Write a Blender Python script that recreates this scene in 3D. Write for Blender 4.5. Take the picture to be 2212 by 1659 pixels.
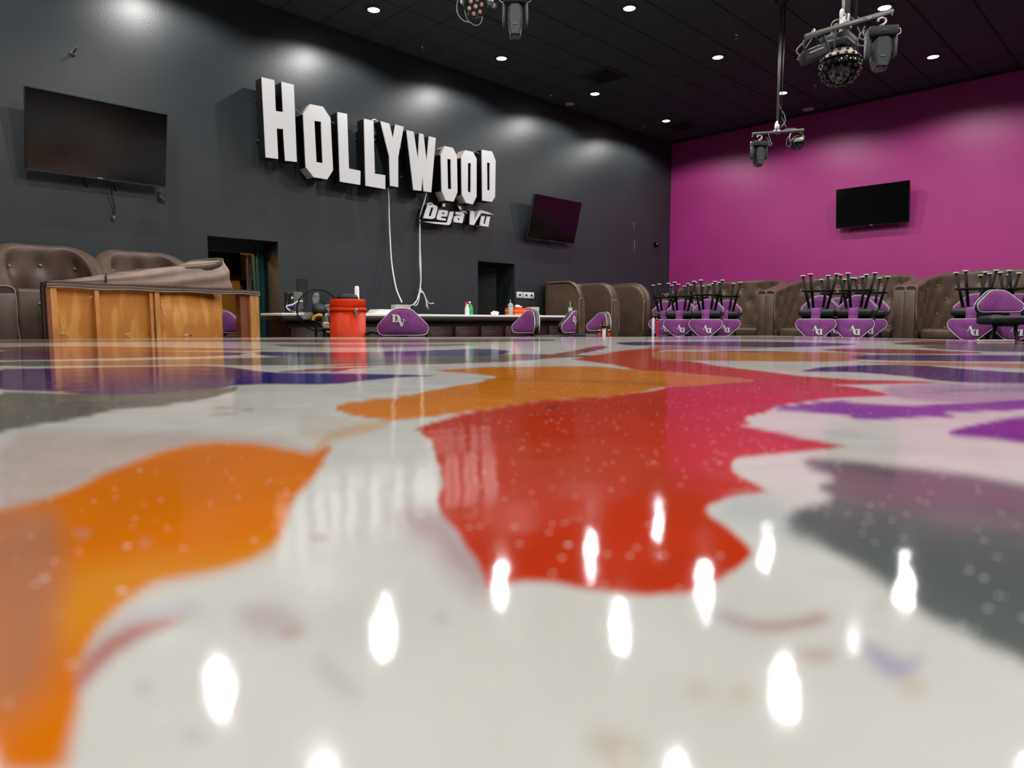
import bpy, bmesh, math, random
import numpy as np
from mathutils import Vector, Matrix
from mathutils.geometry import tessellate_polygon
random.seed(4)
PI = math.pi
for o in list(bpy.data.objects): bpy.data.objects.remove(o, do_unlink=True)
SC = bpy.context.scene
COL = SC.collection

# ------------------------------------------------------------ camera, world, exposure
EYE = 0.84
FPX, CX, CY = 1470.0, 1106.0, 829.5
PITCH = math.radians(5.23)
cam_data = bpy.data.cameras.new('camera')
cam = bpy.data.objects.new('camera', cam_data); COL.objects.link(cam)
cam.location = (0, 0, EYE)
cam.rotation_euler = (math.radians(90) - PITCH, 0, math.radians(-45))
cam_data.sensor_width = 36.0; cam_data.lens = FPX / 2212 * 36.0
cam_data.clip_start = 0.02; cam_data.clip_end = 100
cam_data.dof.use_dof = True; cam_data.dof.focus_distance = 6.5
cam_data.dof.aperture_fstop = (cam_data.lens / 1000) / 0.0078
SC.camera = cam
world = bpy.data.worlds.new('world'); SC.world = world; world.use_nodes = True
world.node_tree.nodes['Background'].inputs[0].default_value = (0.5, 0.55, 0.6, 1)
world.node_tree.nodes['Background'].inputs[1].default_value = 0.02
SC.view_settings.view_transform = 'Standard'; SC.view_settings.look = 'None'
SC.view_settings.gamma = 1; SC.view_settings.use_curve_mapping = False
SC.view_settings.exposure = 0.0

CEIL = EYE + 4.27
WY = 9.2        # black wall plane
WX = 14.65      # purple wall plane
LIGHT_X = [12.85 - 2.435 * k for k in range(6)]
LIGHT_Y = [8.22, 5.72, 3.26, 0.80, -1.66]
LAMP_W = 122.0
HOUSE = []
for lx in LIGHT_X:
    for ly in LIGHT_Y:
        if abs(lx - 5.545) < .1 and abs(ly - 5.72) < .1: continue      # no lamp there: nothing mirrors it in the stage
        ld = bpy.data.lights.new('downlight', 'SPOT'); ld.energy = LAMP_W
        ld.spot_size = math.radians(157); ld.spot_blend = 0.35; ld.shadow_soft_size = 0.032
        ld.color = (1.0, 0.98, 0.945)
        lo = bpy.data.objects.new('downlight', ld); COL.objects.link(lo); lo.location = (lx, ly, CEIL - 0.075)
        HOUSE.append(lo)

# ------------------------------------------------------------ projection helpers (measuring the place from the photograph)
cp, sp = math.cos(PITCH), math.sin(PITCH)
def ray(u, v):
    a = (u - CX) / FPX; b = (CY - v) / FPX
    f = cp + b * sp; z = b * cp - sp
    return a / f, z / f            # R per F, Z per F
def PF(u, v, F):
    r, z = ray(u, v); R = r * F
    return Vector(((F + R) / 2**.5, (F - R) / 2**.5, EYE + z * F))
def PY(u, v, Y):
    r, z = ray(u, v); return PF(u, v, Y * 2**.5 / (1 - r))
def PX(u, v, X):
    r, z = ray(u, v); return PF(u, v, X * 2**.5 / (1 + r))
def PZ(u, v, Z):
    r, z = ray(u, v); return PF(u, v, (Z - EYE) / z)

# ------------------------------------------------------------ materials
def lin(c):
    c = c / 255.0
    return c / 12.92 if c <= 0.04045 else ((c + 0.055) / 1.055) ** 2.4
def S(r, g, b): return (lin(r), lin(g), lin(b), 1)
def mat(name, col, rough=0.5, metal=0.0, noise=0.0, nscale=8.0, bump=0.0, bscale=60.0, spec=0.5, coat=0.0, col2=None, emit=None, estr=0, trans=0, stretch=None):
    m = bpy.data.materials.new(name); m.use_nodes = True
    nt = m.node_tree; N = nt.nodes; L = nt.links; b = N['Principled BSDF']
    b.inputs['Base Color'].default_value = col; b.inputs['Roughness'].default_value = rough
    b.inputs['Metallic'].default_value = metal; b.inputs['Specular IOR Level'].default_value = spec
    b.inputs['Coat Weight'].default_value = coat; b.inputs['Transmission Weight'].default_value = trans
    if emit: b.inputs['Emission Color'].default_value = emit; b.inputs['Emission Strength'].default_value = estr
    tc = N.new('ShaderNodeTexCoord'); mp = N.new('ShaderNodeMapping'); L.new(tc.outputs['Object'], mp.inputs[0])
    if stretch: mp.inputs['Scale'].default_value = stretch
    if noise > 0:
        n = N.new('ShaderNodeTexNoise'); n.inputs['Scale'].default_value = nscale; n.inputs['Detail'].default_value = 5
        L.new(mp.outputs[0], n.inputs[0])
        mx = N.new('ShaderNodeMix'); mx.data_type = 'RGBA'
        c2 = col2 or tuple([min(1, c * (1 - noise)) for c in col[:3]] + [1])
        mx.inputs[6].default_value = col; mx.inputs[7].default_value = c2
        cr = N.new('ShaderNodeValToRGB'); cr.color_ramp.elements[0].position = 0.35; cr.color_ramp.elements[1].position = 0.68
        L.new(n.outputs[0], cr.inputs[0]); L.new(cr.outputs[0], mx.inputs[0]); L.new(mx.outputs[2], b.inputs['Base Color'])
    if bump > 0:
        n2 = N.new('ShaderNodeTexNoise'); n2.inputs['Scale'].default_value = bscale; n2.inputs['Detail'].default_value = 3
        L.new(mp.outputs[0], n2.inputs[0])
        bp = N.new('ShaderNodeBump'); bp.inputs['Strength'].default_value = bump; bp.inputs['Distance'].default_value = 0.01
        L.new(n2.outputs[0], bp.inputs['Height']); L.new(bp.outputs[0], b.inputs['Normal'])
    return m
M = {}
M['wall_black'] = mat('black_wall_paint', S(46, 52, 56), 0.40, noise=.35, nscale=1.3, col2=S(42, 47, 51), bump=.12, bscale=70)
M['wall_purple'] = mat('purple_wall_paint', S(168, 44, 126), 0.45, noise=.2, nscale=1.0, col2=S(160, 42, 119), bump=.2, bscale=90)
M['wall_dark'] = mat('dark_wall_paint', S(34, 30, 34), 0.6, noise=.2)
M['ceiling'] = mat('black_ceiling', S(20, 22, 24), 0.85)
M['tile'] = mat('black_ceiling_tile', S(46, 58, 63), 0.8, noise=.2, nscale=30, bump=.3, bscale=200)
M['carpet'] = mat('dark_carpet', S(30, 24, 28), 0.95, noise=.5, nscale=60)
M['vinyl'] = mat('brown_vinyl', S(98, 79, 67), 0.38, noise=.3, nscale=5, col2=S(88, 70, 59), bump=.12, bscale=130)
M['vinyl_dk'] = mat('dark_brown_vinyl', S(56, 43, 37), 0.45, bump=.1, bscale=130)
M['vinyl_lt'] = mat('taupe_vinyl', S(160, 138, 125), 0.55, noise=.25, nscale=5, bump=.1, bscale=130)
M['purple'] = mat('purple_suede', S(142, 68, 142), 0.85, noise=.4, nscale=9, col2=S(122, 56, 122), bump=.1, bscale=200)
M['black_vinyl'] = mat('black_vinyl', S(28, 30, 31), 0.42, bump=.08, bscale=150)
M['piping'] = mat('white_piping', S(225, 222, 220), 0.5)
M['black'] = mat('black_metal', S(11, 10, 11), 0.55, spec=.25)
M['matblack'] = mat('matt_black_plastic', S(17, 18, 20), 0.6)
M['grayplastic'] = mat('grey_plastic', S(42, 45, 49), 0.5)
M['metal'] = mat('bright_metal', S(170, 170, 172), 0.32, metal=1.0)
M['pipe'] = mat('dull_pipe', S(98, 97, 92), 0.55, metal=.4)
M['white'] = mat('white_plastic', S(226, 225, 222), 0.45)
M['sign'] = mat('white_acrylic_face', S(220, 220, 222), 0.35)
M['signside'] = mat('black_letter_return', S(14, 14, 15), 0.35)
M['cream'] = mat('cream_and_painted_sheen', S(182, 170, 158), 0.6)  # cream parts; on slanted letter sides it is painted lamp reflection
M['paper'] = mat('white_paper', S(250, 249, 245), 0.7)
M['orange'] = mat('orange_drum_paint', S(206, 50, 4), 0.4, bump=.05, bscale=20, spec=.2)
M['glass_dark'] = mat('tv_glass', S(8, 8, 9), 0.12, bump=.02, bscale=5)
M['lens'] = mat('lamp_lens', S(255, 250, 240), 0.3, emit=(1, .97, .92, 1), estr=22)
M['trim'] = mat('black_lamp_trim', S(40, 40, 40), 0.5)
M['vent'] = mat('vent_black', S(12, 13, 13), 0.7)
M['pink'] = mat('pinkish_cover_plate', S(190, 160, 156), 0.6)
M['teal'] = mat('teal_door_paint', S(26, 76, 72), 0.5)
M['tealdk'] = mat('dark_teal_paint', S(20, 44, 42), 0.5)
M['ochre'] = mat('ochre_wall_paint', S(196, 148, 66), 0.7, noise=.2, nscale=2)
M['slate'] = mat('dark_slate_door', S(40, 44, 50), 0.5)
M['doorblack'] = mat('black_door', S(16, 17, 18), 0.4)
M['granite'] = mat('dark_granite', S(62, 55, 48), 0.35, noise=.7, nscale=70, col2=S(20, 18, 16))
M['mahogany'] = mat('mahogany_panel', S(52, 22, 22), 0.4, noise=.4, nscale=6, stretch=(1, 1, 6))
M['mahogany2'] = mat('dark_mahogany', S(34, 14, 15), 0.4, noise=.3, nscale=6)
M['red'] = mat('red_velvet', S(205, 18, 20), 0.6)
M['gold'] = mat('brass', S(200, 150, 70), 0.25, metal=1.0)
M['bronze'] = mat('dark_bronze', S(70, 36, 24), 0.3, metal=.5)
M['polewhite'] = mat('brushed_pole', S(200, 196, 200), 0.35, noise=.3, nscale=60)
M['yellow'] = mat('yellow_plastic', S(230, 160, 30), 0.4)
M['blade'] = mat('grey_fan_blade', S(168, 165, 160), 0.5)
M['cable_w'] = mat('white_cable', S(235, 235, 228), 0.5)
M['cable_g'] = mat('grey_cable', S(120, 120, 120), 0.5)
M['cable_b'] = mat('black_cable', S(40, 40, 42), 0.5)
M['green'] = mat('green_plastic', S(30, 170, 70), 0.4)
M['limegreen'] = mat('lime_straw', S(120, 220, 80), 0.4)
M['towel_r'] = mat('coral_towel', S(235, 70, 60), 0.9)
M['towel_o'] = mat('orange_towel', S(245, 140, 60), 0.9)
M['drink'] = mat('yellow_drink', S(230, 190, 90), 0.3)
M['clear'] = mat('clear_plastic', S(205, 215, 205), 0.2, trans=.35)
M['led'] = mat('pinkish_led_lens', S(205, 170, 158), 0.3)
M['lensglass'] = mat('dark_lens_glass', S(60, 62, 62), 0.12)
M['graybox'] = mat('grey_box', S(92, 92, 90), 0.5)
M['ringdark'] = mat('dark_lens_ring', S(14, 14, 14), 0.3)
M['blue'] = mat('blue_cable', S(40, 50, 140), 0.5)

def wood_mat(name, c1, c2, c3):
    m = bpy.data.materials.new(name); m.use_nodes = True
    nt = m.node_tree; N = nt.nodes; L = nt.links; b = N['Principled BSDF']; b.inputs['Roughness'].default_value = .6
    tc = N.new('ShaderNodeTexCoord'); mp = N.new('ShaderNodeMapping'); mp.inputs['Scale'].default_value = (3.2, 3.2, .8)
    L.new(tc.outputs['Object'], mp.inputs[0])
    n = N.new('ShaderNodeTexNoise'); n.inputs['Scale'].default_value = 1.8; n.inputs['Detail'].default_value = 2; L.new(mp.outputs[0], n.inputs[0])
    mu = N.new('ShaderNodeMath'); mu.operation = 'MULTIPLY'; mu.inputs[1].default_value = 16; L.new(n.outputs[0], mu.inputs[0])
    sn = N.new('ShaderNodeMath'); sn.operation = 'SINE'; L.new(mu.outputs[0], sn.inputs[0])
    cr = N.new('ShaderNodeValToRGB'); cr.color_ramp.elements[0].color = c1; cr.color_ramp.elements[1].color = c2
    cr.color_ramp.elements[0].position = .25; cr.color_ramp.elements[1].position = .8
    mm = N.new('ShaderNodeMath'); mm.operation = 'MULTIPLY_ADD'; mm.inputs[1].default_value = .5; mm.inputs[2].default_value = .5
    L.new(sn.outputs[0], mm.inputs[0]); L.new(mm.outputs[0], cr.inputs[0])
    v = N.new('ShaderNodeTexVoronoi'); v.inputs['Scale'].default_value = 4.2; L.new(tc.outputs['Object'], v.inputs[0])
    lt = N.new('ShaderNodeMath'); lt.operation = 'LESS_THAN'; lt.inputs[1].default_value = .055; L.new(v.outputs['Distance'], lt.inputs[0])
    mx = N.new('ShaderNodeMix'); mx.data_type = 'RGBA'; L.new(lt.outputs[0], mx.inputs[0]); L.new(cr.outputs[0], mx.inputs[6]); mx.inputs[7].default_value = c3
    L.new(mx.outputs[2], b.inputs['Base Color'])
    return m
M['ply'] = wood_mat('plywood', S(214, 150, 68), S(196, 124, 44), S(80, 34, 14))
M['stud'] = mat('pine_stud', S(212, 152, 82), 0.6, noise=.3, nscale=6, col2=S(190, 120, 55), stretch=(4, 4, .6))
M['stud_dk'] = mat('dark_stud', S(140, 78, 46), 0.6, noise=.3, nscale=6)  # darker brown than the pine studs

# ------------------------------------------------------------ mesh builder
class MB:
    def __init__(s): s.v = []; s.f = []; s.m = []; s.sm = []
    def add(s, vs, fs, mi=0, smooth=False, X=None):
        o = len(s.v)
        s.v += [tuple((X @ Vector(p)) if X else p) for p in vs]
        s.f += [tuple(i + o for i in f) for f in fs]; s.m += [mi] * len(fs); s.sm += [smooth] * len(fs)
        return s
    def box(s, c, d, mi=0, X=None):
        x, y, z = c; a, b, e = d[0] / 2, d[1] / 2, d[2] / 2
        vs = [(x + i * a, y + j * b, z + k * e) for i in (-1, 1) for j in (-1, 1) for k in (-1, 1)]
        fs = [(0, 1, 3, 2), (4, 6, 7, 5), (0, 4, 5, 1), (2, 3, 7, 6), (0, 2, 6, 4), (1, 5, 7, 3)]
        return s.add(vs, fs, mi, False, X)
    def rbox(s, c, d, r, mi=0, X=None, seg=2, smooth=True):
        bm = bmesh.new(); bmesh.ops.create_cube(bm, size=1)
        for v in bm.verts: v.co = Vector((v.co.x * d[0] + c[0], v.co.y * d[1] + c[1], v.co.z * d[2] + c[2]))
        bmesh.ops.bevel(bm, geom=bm.edges[:], offset=r, segments=seg, affect='EDGES', profile=.5)
        bm.verts.index_update()
        s.add([tuple(v.co) for v in bm.verts], [tuple(v.index for v in f.verts) for f in bm.faces], mi, smooth, X); bm.free(); return s
    def tube(s, pts, r, n=6, mi=0, cap=True, closed=False, X=None, smooth=True):
        pts = [Vector(p) for p in pts]; k = len(pts); vs = []; fs = []
        rr = r if isinstance(r, (list, tuple)) else [r] * k
        up = None
        for i, p in enumerate(pts):
            if closed: t = pts[(i + 1) % k] - pts[i - 1]
            else: t = pts[min(i + 1, k - 1)] - pts[max(i - 1, 0)]
            if t.length < 1e-9: t = Vector((0, 0, 1))
            t.normalize()
            if up is None: up = Vector((0, 0, 1)) if abs(t.z) < .9 else Vector((1, 0, 0))
            a = up - t * up.dot(t)
            if a.length < 1e-6: a = t.orthogonal()
            a.normalize(); up = a; b = t.cross(a)
            for j in range(n):
                q = 2 * PI * j / n; vs.append(tuple(p + (a * math.cos(q) + b * math.sin(q)) * rr[i]))
        for i in range(k if closed else k - 1):
            for j in range(n):
                i2 = (i + 1) % k; fs.append((i * n + j, i * n + (j + 1) % n, i2 * n + (j + 1) % n, i2 * n + j))
        if cap and not closed: fs.append(tuple(range(n))[::-1]); fs.append(tuple((k - 1) * n + j for j in range(n)))
        return s.add(vs, fs, mi, smooth, X)
    def cyl(s, p0, p1, r, n=16, mi=0, X=None, r2=None): return s.tube([p0, p1], [r, r if r2 is None else r2], n, mi, True, False, X)
    def lathe(s, prof, n=32, mi=0, X=None, smooth=True):
        vs = []; fs = []; k = len(prof)
        for (r, z) in prof:
            for j in range(n): q = 2 * PI * j / n; vs.append((r * math.cos(q), r * math.sin(q), z))
        for i in range(k - 1):
            for j in range(n): fs.append((i * n + j, i * n + (j + 1) % n, (i + 1) * n + (j + 1) % n, (i + 1) * n + j))
        if prof[0][0] > 1e-4: fs.append(tuple(range(n))[::-1])
        if prof[-1][0] > 1e-4: fs.append(tuple((k - 1) * n + j for j in range(n)))
        return s.add(vs, fs, mi, smooth, X)
    def grid(s, rows, mi=0, smooth=True, close=False):
        n = len(rows[0]); vs = [tuple(p) for r in rows for p in r]; fs = []
        for i in range(len(rows) - 1):
            for j in range(n if close else n - 1): fs.append((i * n + j, i * n + (j + 1) % n, (i + 1) * n + (j + 1) % n, (i + 1) * n + j))
        return s.add(vs, fs, mi, smooth)
    def ngon(s, pts, mi=0): return s.add([tuple(p) for p in pts], [tuple(range(len(pts)))], mi)
    def prism(s, loops, off, mf=0, ms=1, sidefn=None):
        """loops: outer + holes of 3D points; extruded by vector off; front face at loops"""
        off = Vector(off); L = [[Vector(p) for p in l] for l in loops]
        tris = tessellate_polygon(L); flat = [p for l in L for p in l]; n = len(flat)
        o = len(s.v); s.v += [tuple(p) for p in flat] + [tuple(p + off) for p in flat]
        for t in tris:
            s.f.append((o + t[0], o + t[1], o + t[2])); s.m.append(mf); s.sm.append(False)
            s.f.append((o + t[2] + n, o + t[1] + n, o + t[0] + n)); s.m.append(ms); s.sm.append(False)
        b = 0
        for l in L:
            k = len(l)
            for i in range(k):
                j = (i + 1) % k; mi = sidefn(l[i], l[j]) if sidefn else ms
                s.f.append((o + b + i, o + b + j, o + b + j + n, o + b + i + n)); s.m.append(mi); s.sm.append(False)
            b += k
        return s
    def build(s, name, mats, parent=None, world_co=False):
        if not isinstance(mats, (list, tuple)): mats = [mats]
        off = Vector((0, 0, 0))
        if parent and world_co:
            off = parent.location + (parent.parent.location if parent.parent else Vector((0, 0, 0)))
        me = bpy.data.meshes.new(name); me.from_pydata([tuple(Vector(p) - off) for p in s.v], [], s.f)
        for m in mats: me.materials.append(m)
        me.polygons.foreach_set('material_index', s.m); me.polygons.foreach_set('use_smooth', s.sm)
        bm = bmesh.new(); bm.from_mesh(me); bmesh.ops.recalc_face_normals(bm, faces=bm.faces[:]); bm.to_mesh(me); bm.free()
        me.update()
        o = bpy.data.objects.new(name, me); COL.objects.link(o)
        if parent: o.parent = parent
        return o
def T(name, label, cat, loc=(0, 0, 0), rz=0, group=None):
    o = bpy.data.objects.new(name, None); COL.objects.link(o); o.location = loc; o.rotation_euler = (0, 0, rz)
    o.empty_display_size = .1
    o['label'] = label; o['category'] = cat
    if group: o['group'] = group
    return o
def tag(o, label, cat, group=None):
    o['label'] = label; o['category'] = cat
    if group: o['group'] = group
    return o
def st(o): o['kind'] = 'structure'; return o
def kids(o): return [c for c in KID.get(o.name, [])]
def dup(root, label, loc=None, rot=None, group=None):
    r = root.copy(); COL.objects.link(r); r['label'] = label
    if loc is not None: r.location = loc
    if rot is not None: r.rotation_euler = rot
    if group: r['group'] = group
    for ch in root.children:
        c = ch.copy(); COL.objects.link(c); c.parent = r
        for g in ch.children:
            d = g.copy(); COL.objects.link(d); d.parent = c
    return r
def spline(pts, n=8, closed=False):
    P = [Vector(p) for p in pts]; k = len(P); out = []
    rng = range(k) if closed else range(k - 1)
    for i in rng:
        p0 = P[(i - 1) % k] if (closed or i > 0) else P[0]; p1 = P[i]; p2 = P[(i + 1) % k]
        p3 = P[(i + 2) % k] if (closed or i + 2 < k) else P[-1]
        for j in range(n):
            t = j / n
            out.append(.5 * ((2 * p1) + (-p0 + p2) * t + (2 * p0 - 5 * p1 + 4 * p2 - p3) * t * t + (-p0 + 3 * p1 - 3 * p2 + p3) * t ** 3))
    if not closed: out.append(P[-1])
    return out

# ------------------------------------------------------------ room shell
X0, Y0 = -6.5, -7.0
D1 = (3.57, 4.54, 1.96); D2 = (8.33, 9.27, 1.93); WT = .46
st(MB().box(((X0 + WX) / 2, (Y0 + 13) / 2, -.05), (WX - X0 + 1, 13 - Y0 + 1, .1)).build('floor', M['carpet']))
w = MB()
for (a, b, z0) in ((X0, D1[0], 0), (D1[0], D1[1], D1[2]), (D1[1], D2[0], 0), (D2[0], D2[1], D2[2]), (D2[1], WX, 0)):
    w.box(((a + b) / 2, WY + WT / 2, (z0 + CEIL) / 2), (b - a, WT, CEIL - z0))
st(w.build('wall_left', M['wall_black']))
st(MB().box((WX + .15, (Y0 + WY + WT) / 2, CEIL / 2), (.3, WY + WT - Y0, CEIL)).build('wall_right', M['wall_purple']))
st(MB().box((X0 - .15, (Y0 + WY + WT) / 2, CEIL / 2), (.3, WY + WT - Y0, CEIL)).build('wall_back', M['wall_dark']))
st(MB().box(((X0 + WX) / 2, Y0 - .15, CEIL / 2), (WX - X0 + .6, .3, CEIL)).build('wall_front', M['wall_dark']))
ceiling = st(MB().box(((X0 + WX) / 2, (Y0 + WY) / 2 + .2, CEIL + .1), (WX - X0 + .6, WY - Y0 + 1, .2)).build('ceiling', M['ceiling']))
# raised seating tier behind the stage on the right
tz = .27
st(MB().box(((9.4 + WX) / 2, (Y0 + 7.7) / 2, tz / 2), (WX - 9.4, 7.7 - Y0, tz)).box(((12.45 + WX) / 2, 8.45, tz / 2), (WX - 12.45, 1.5, tz)).build('floor_tier', M['carpet']))
# lay-in ceiling tiles
TS = .6088
tile_me = MB().add([(x * .29, y * .29, z) for z, in ((-.016,),) for x, y in ((-1, -1), (1, -1), (1, 1), (-1, 1))] +
                   [(x * .2985, y * .2985, 0) for x, y in ((-1, -1), (1, -1), (1, 1), (-1, 1))],
                   [(0, 3, 2, 1), (0, 1, 5, 4), (1, 2, 6, 5), (2, 3, 7, 6), (3, 0, 4, 7)])
cells = []
gx0 = LIGHT_X[0]; gy0 = LIGHT_Y[0]
for i in range(-34, 3):
    for j in range(-26, 2):
        x = gx0 + i * TS; y = gy0 + j * TS * 1.0135
        if not (X0 + .3 < x < WX - .25 and Y0 + .3 < y < WY - .25): continue
        F = (x + y) / 2**.5; R = (x - y) / 2**.5; z = CEIL - EYE
        vis = False
        if F > 1:
            den = F * cp - z * sp; u = CX + FPX * R / den; v = CY - FPX * (z * cp + F * sp) / den
            vis = den > 0 and -30 < u < 2242 and -30 < v < 700
        cells.append((0 if vis else 1, F, x, y))
cells.sort(); rest = MB(); first = None; cnt = 0
for (k, F, x, y) in cells:
    if k == 0 and cnt < 298:
        if first is None: first = tile_me.build('ceiling_tile', M['tile'], ceiling); o = first
        else: o = first.copy(); COL.objects.link(o)
        o.location = (x, y, CEIL); cnt += 1
    else: rest.add([(a + x, b + y, c + CEIL) for a, b, c in tile_me.v], tile_me.f)
o = rest.build('ceiling_tile_field', M['tile'], ceiling); o['kind'] = 'stuff'

# ------------------------------------------------------------ back room behind the open doorway
st(MB().box((4.5, 12.1, 1.5), (8, .1, 3)).build('wall_backroom', M['ochre']))
st(MB().box((.45, 10.8, 1.5), (.1, 2.5, 3)).box((8.0, 10.8, 1.5), (.1, 2.5, 3)).build('wall_backroom_side', M['wall_dark']))
st(MB().box((4.5, 10.9, 2.75), (8, 2.5, .1)).build('ceiling_backroom', M['ochre']))
ld = bpy.data.lights.new('backroom_lamp', 'POINT'); ld.energy = 120; ld.color = (1, .8, .45); ld.shadow_soft_size = .15
lo = bpy.data.objects.new('backroom_lamp', ld); COL.objects.link(lo); lo.location = (2.6, 10.9, 2.5)
t = T('wall_television', 'black flat screen seen through the open doorway on the ochre wall', 'television', PY(485, 570, 11.98))
a, b = PY(440, 540, 12.0), PY(520, 597, 11.97)
MB().rbox(((a.x + b.x) / 2, 11.98, (a.z + b.z) / 2), (b.x - a.x, .07, a.z - b.z), .01).build('screen', M['glass_dark'], t, True)
MB().box(((a.x + b.x) / 2, 12.03, (a.z + b.z) / 2), (.3, .05, .2)).build('wall_mount', M['matblack'], t, True)
a = PY(521, 604, 12.0)
o = MB().box((a.x + .06, 12.0, a.z / 2), (.12, .12, a.z)).box((a.x + .45, 12.0, a.z - .05), (.9, .12, .1)).box((a.x + .84, 12.0, a.z / 2), (.12, .12, a.z)).box((a.x + .45, 12.03, a.z / 2 - .06), (.7, .04, a.z - .12), 1)
st(o.build('door_3', [M['doorblack'], M['tealdk']]))
# teal casing of doorway 1
o = MB()
o.box((D1[1] - .07, WY + WT + .03, D1[2] / 2), (.14, .06, D1[2])).box((D1[0] + .04, WY + WT + .03, D1[2] / 2), (.08, .06, D1[2]))
o.box((D1[1] - .105, WY + WT - .02, D1[2] / 2), (.03, .05, D1[2])).box((D1[1] - .05, WY + WT - .015, D1[2] / 2), (.025, .03, D1[2]))
st(o.build('trim_1', M['teal']))
st(MB().box(((D1[0] + D1[1]) / 2, WY + WT + .03, D1[2] - .07), (D1[1] - D1[0] - .14, .07, .14)).build('trim_2', M['tealdk']))
d1 = st(MB().box((0, .42, (D1[2] - .16) / 2), (.045, .84, D1[2] - .16)).build('door_1', M['slate']))
d1.location = (D1[1] - .17, WY + WT + .09, 0); d1.rotation_euler = (0, 0, math.radians(-22))
MB().tube([(-.03, .74, .75), (-.075, .74, .78), (-.075, .74, 1.02), (-.03, .74, 1.05)], .011, 8).build('door_handle', M['gold'], d1)
# doorway 2: dark opening with black leaf ajar
o = MB().box((D2[0] + .03, WY + WT + .02, D2[2] / 2), (.06, .06, D2[2])).box((D2[1] - .03, WY + WT + .02, D2[2] / 2), (.06, .06, D2[2])).box(((D2[0] + D2[1]) / 2, WY + WT + .02, D2[2] - .03), (D2[1] - D2[0] - .12, .06, .06))
st(o.build('trim_3', M['doorblack']))
d2 = st(MB().box((-.43, 0, .95), (.86, .045, 1.88)).build('door_2', M['doorblack']))
d2.location = (D2[1] - .07, WY + WT - .03, .01); d2.rotation_euler = (0, 0, math.radians(-40))
MB().box((-.78, -.035, .92), (.05, .03, .2)).tube([(-.78, -.06, .98), (-.72, -.075, .98), (-.66, -.07, .98)], .01, 8).build('door_handle', M['metal'], d2)
st(MB().box((9.3, 11.3, 1.5), (2.5, .1, 3)).build('wall_corridor', M['wall_dark']))

# ------------------------------------------------------------ stage with poured epoxy top
H_ST = .165; SZ = EYE - H_ST
stage_poly = [(7.19, 1.02), (7.6, 2.13), (7.95, 3.55), (7.6, 3.85), (6.35, 4.25), (5.4, 5.15), (4.4, 6.07), (3.36, 6.88), (2.26, 7.30), (1.12, 7.78), (0.0, 7.95), (-4.2, 8.0), (-4.2, -4.2), (5.6, -4.2), (6.6, -1.2)]
stage = T('stage', 'large raised stage with a glossy marbled epoxy top in white, orange, red, purple and grey', 'stage', (0, 0, 0))
def fmax(az):
    dx, dy = math.cos(az), math.sin(az); best = 1e9; k = len(stage_poly)
    for i in range(k):
        x1, y1 = stage_poly[i]; x2, y2 = stage_poly[(i + 1) % k]; ex, ey = x2 - x1, y2 - y1
        den = dx * ey - dy * ex
        if abs(den) < 1e-9: continue
        tt = (x1 * ey - y1 * ex) / den; s_ = (x1 * dy - y1 * dx) / den
        if tt > 0 and -1e-6 <= s_ <= 1 + 1e-6: best = min(best, tt)
    return best
az_in = [PI / 4 - math.atan(a) for a in np.linspace(.82, -.82, 760)]
az_out = list(np.linspace(az_in[-1], az_in[0] + 2 * PI, 420))[1:-1]
AZ = az_in + az_out; RM = np.array([fmax(a) for a in AZ]); AZ = np.array(AZ)
g1 = np.linspace(0, 1, 150) * (.095 - .0) ; inv = []
i_edge = H_ST / RM
rows = []
for s_ in np.linspace(0, 1, 140)[:-1]: rows.append(i_edge + (.105 - i_edge) * s_)
for q in np.linspace(.105, .95, 210): rows.append(np.full_like(RM, q))
for q in (1.05, 1.2, 1.45, 1.8, 2.3, 3, 8): rows.append(np.full_like(RM, q))
TN = np.array(rows); RR = H_ST / TN
XX = RR * np.cos(AZ)[None, :]; YY = RR * np.sin(AZ)[None, :]
nr, nc = XX.shape
FF = (XX + YY) / 2**.5; RT = (XX - YY) / 2**.5
den = FF * cp + H_ST * sp
front = den > .05
den = np.where(front, den, 1)
UU = np.where(front, CX + FPX * RT / den, -9999.); VV = np.where(front, CY + FPX * (H_ST * cp - FF * sp) / den, 9999.)
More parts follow.
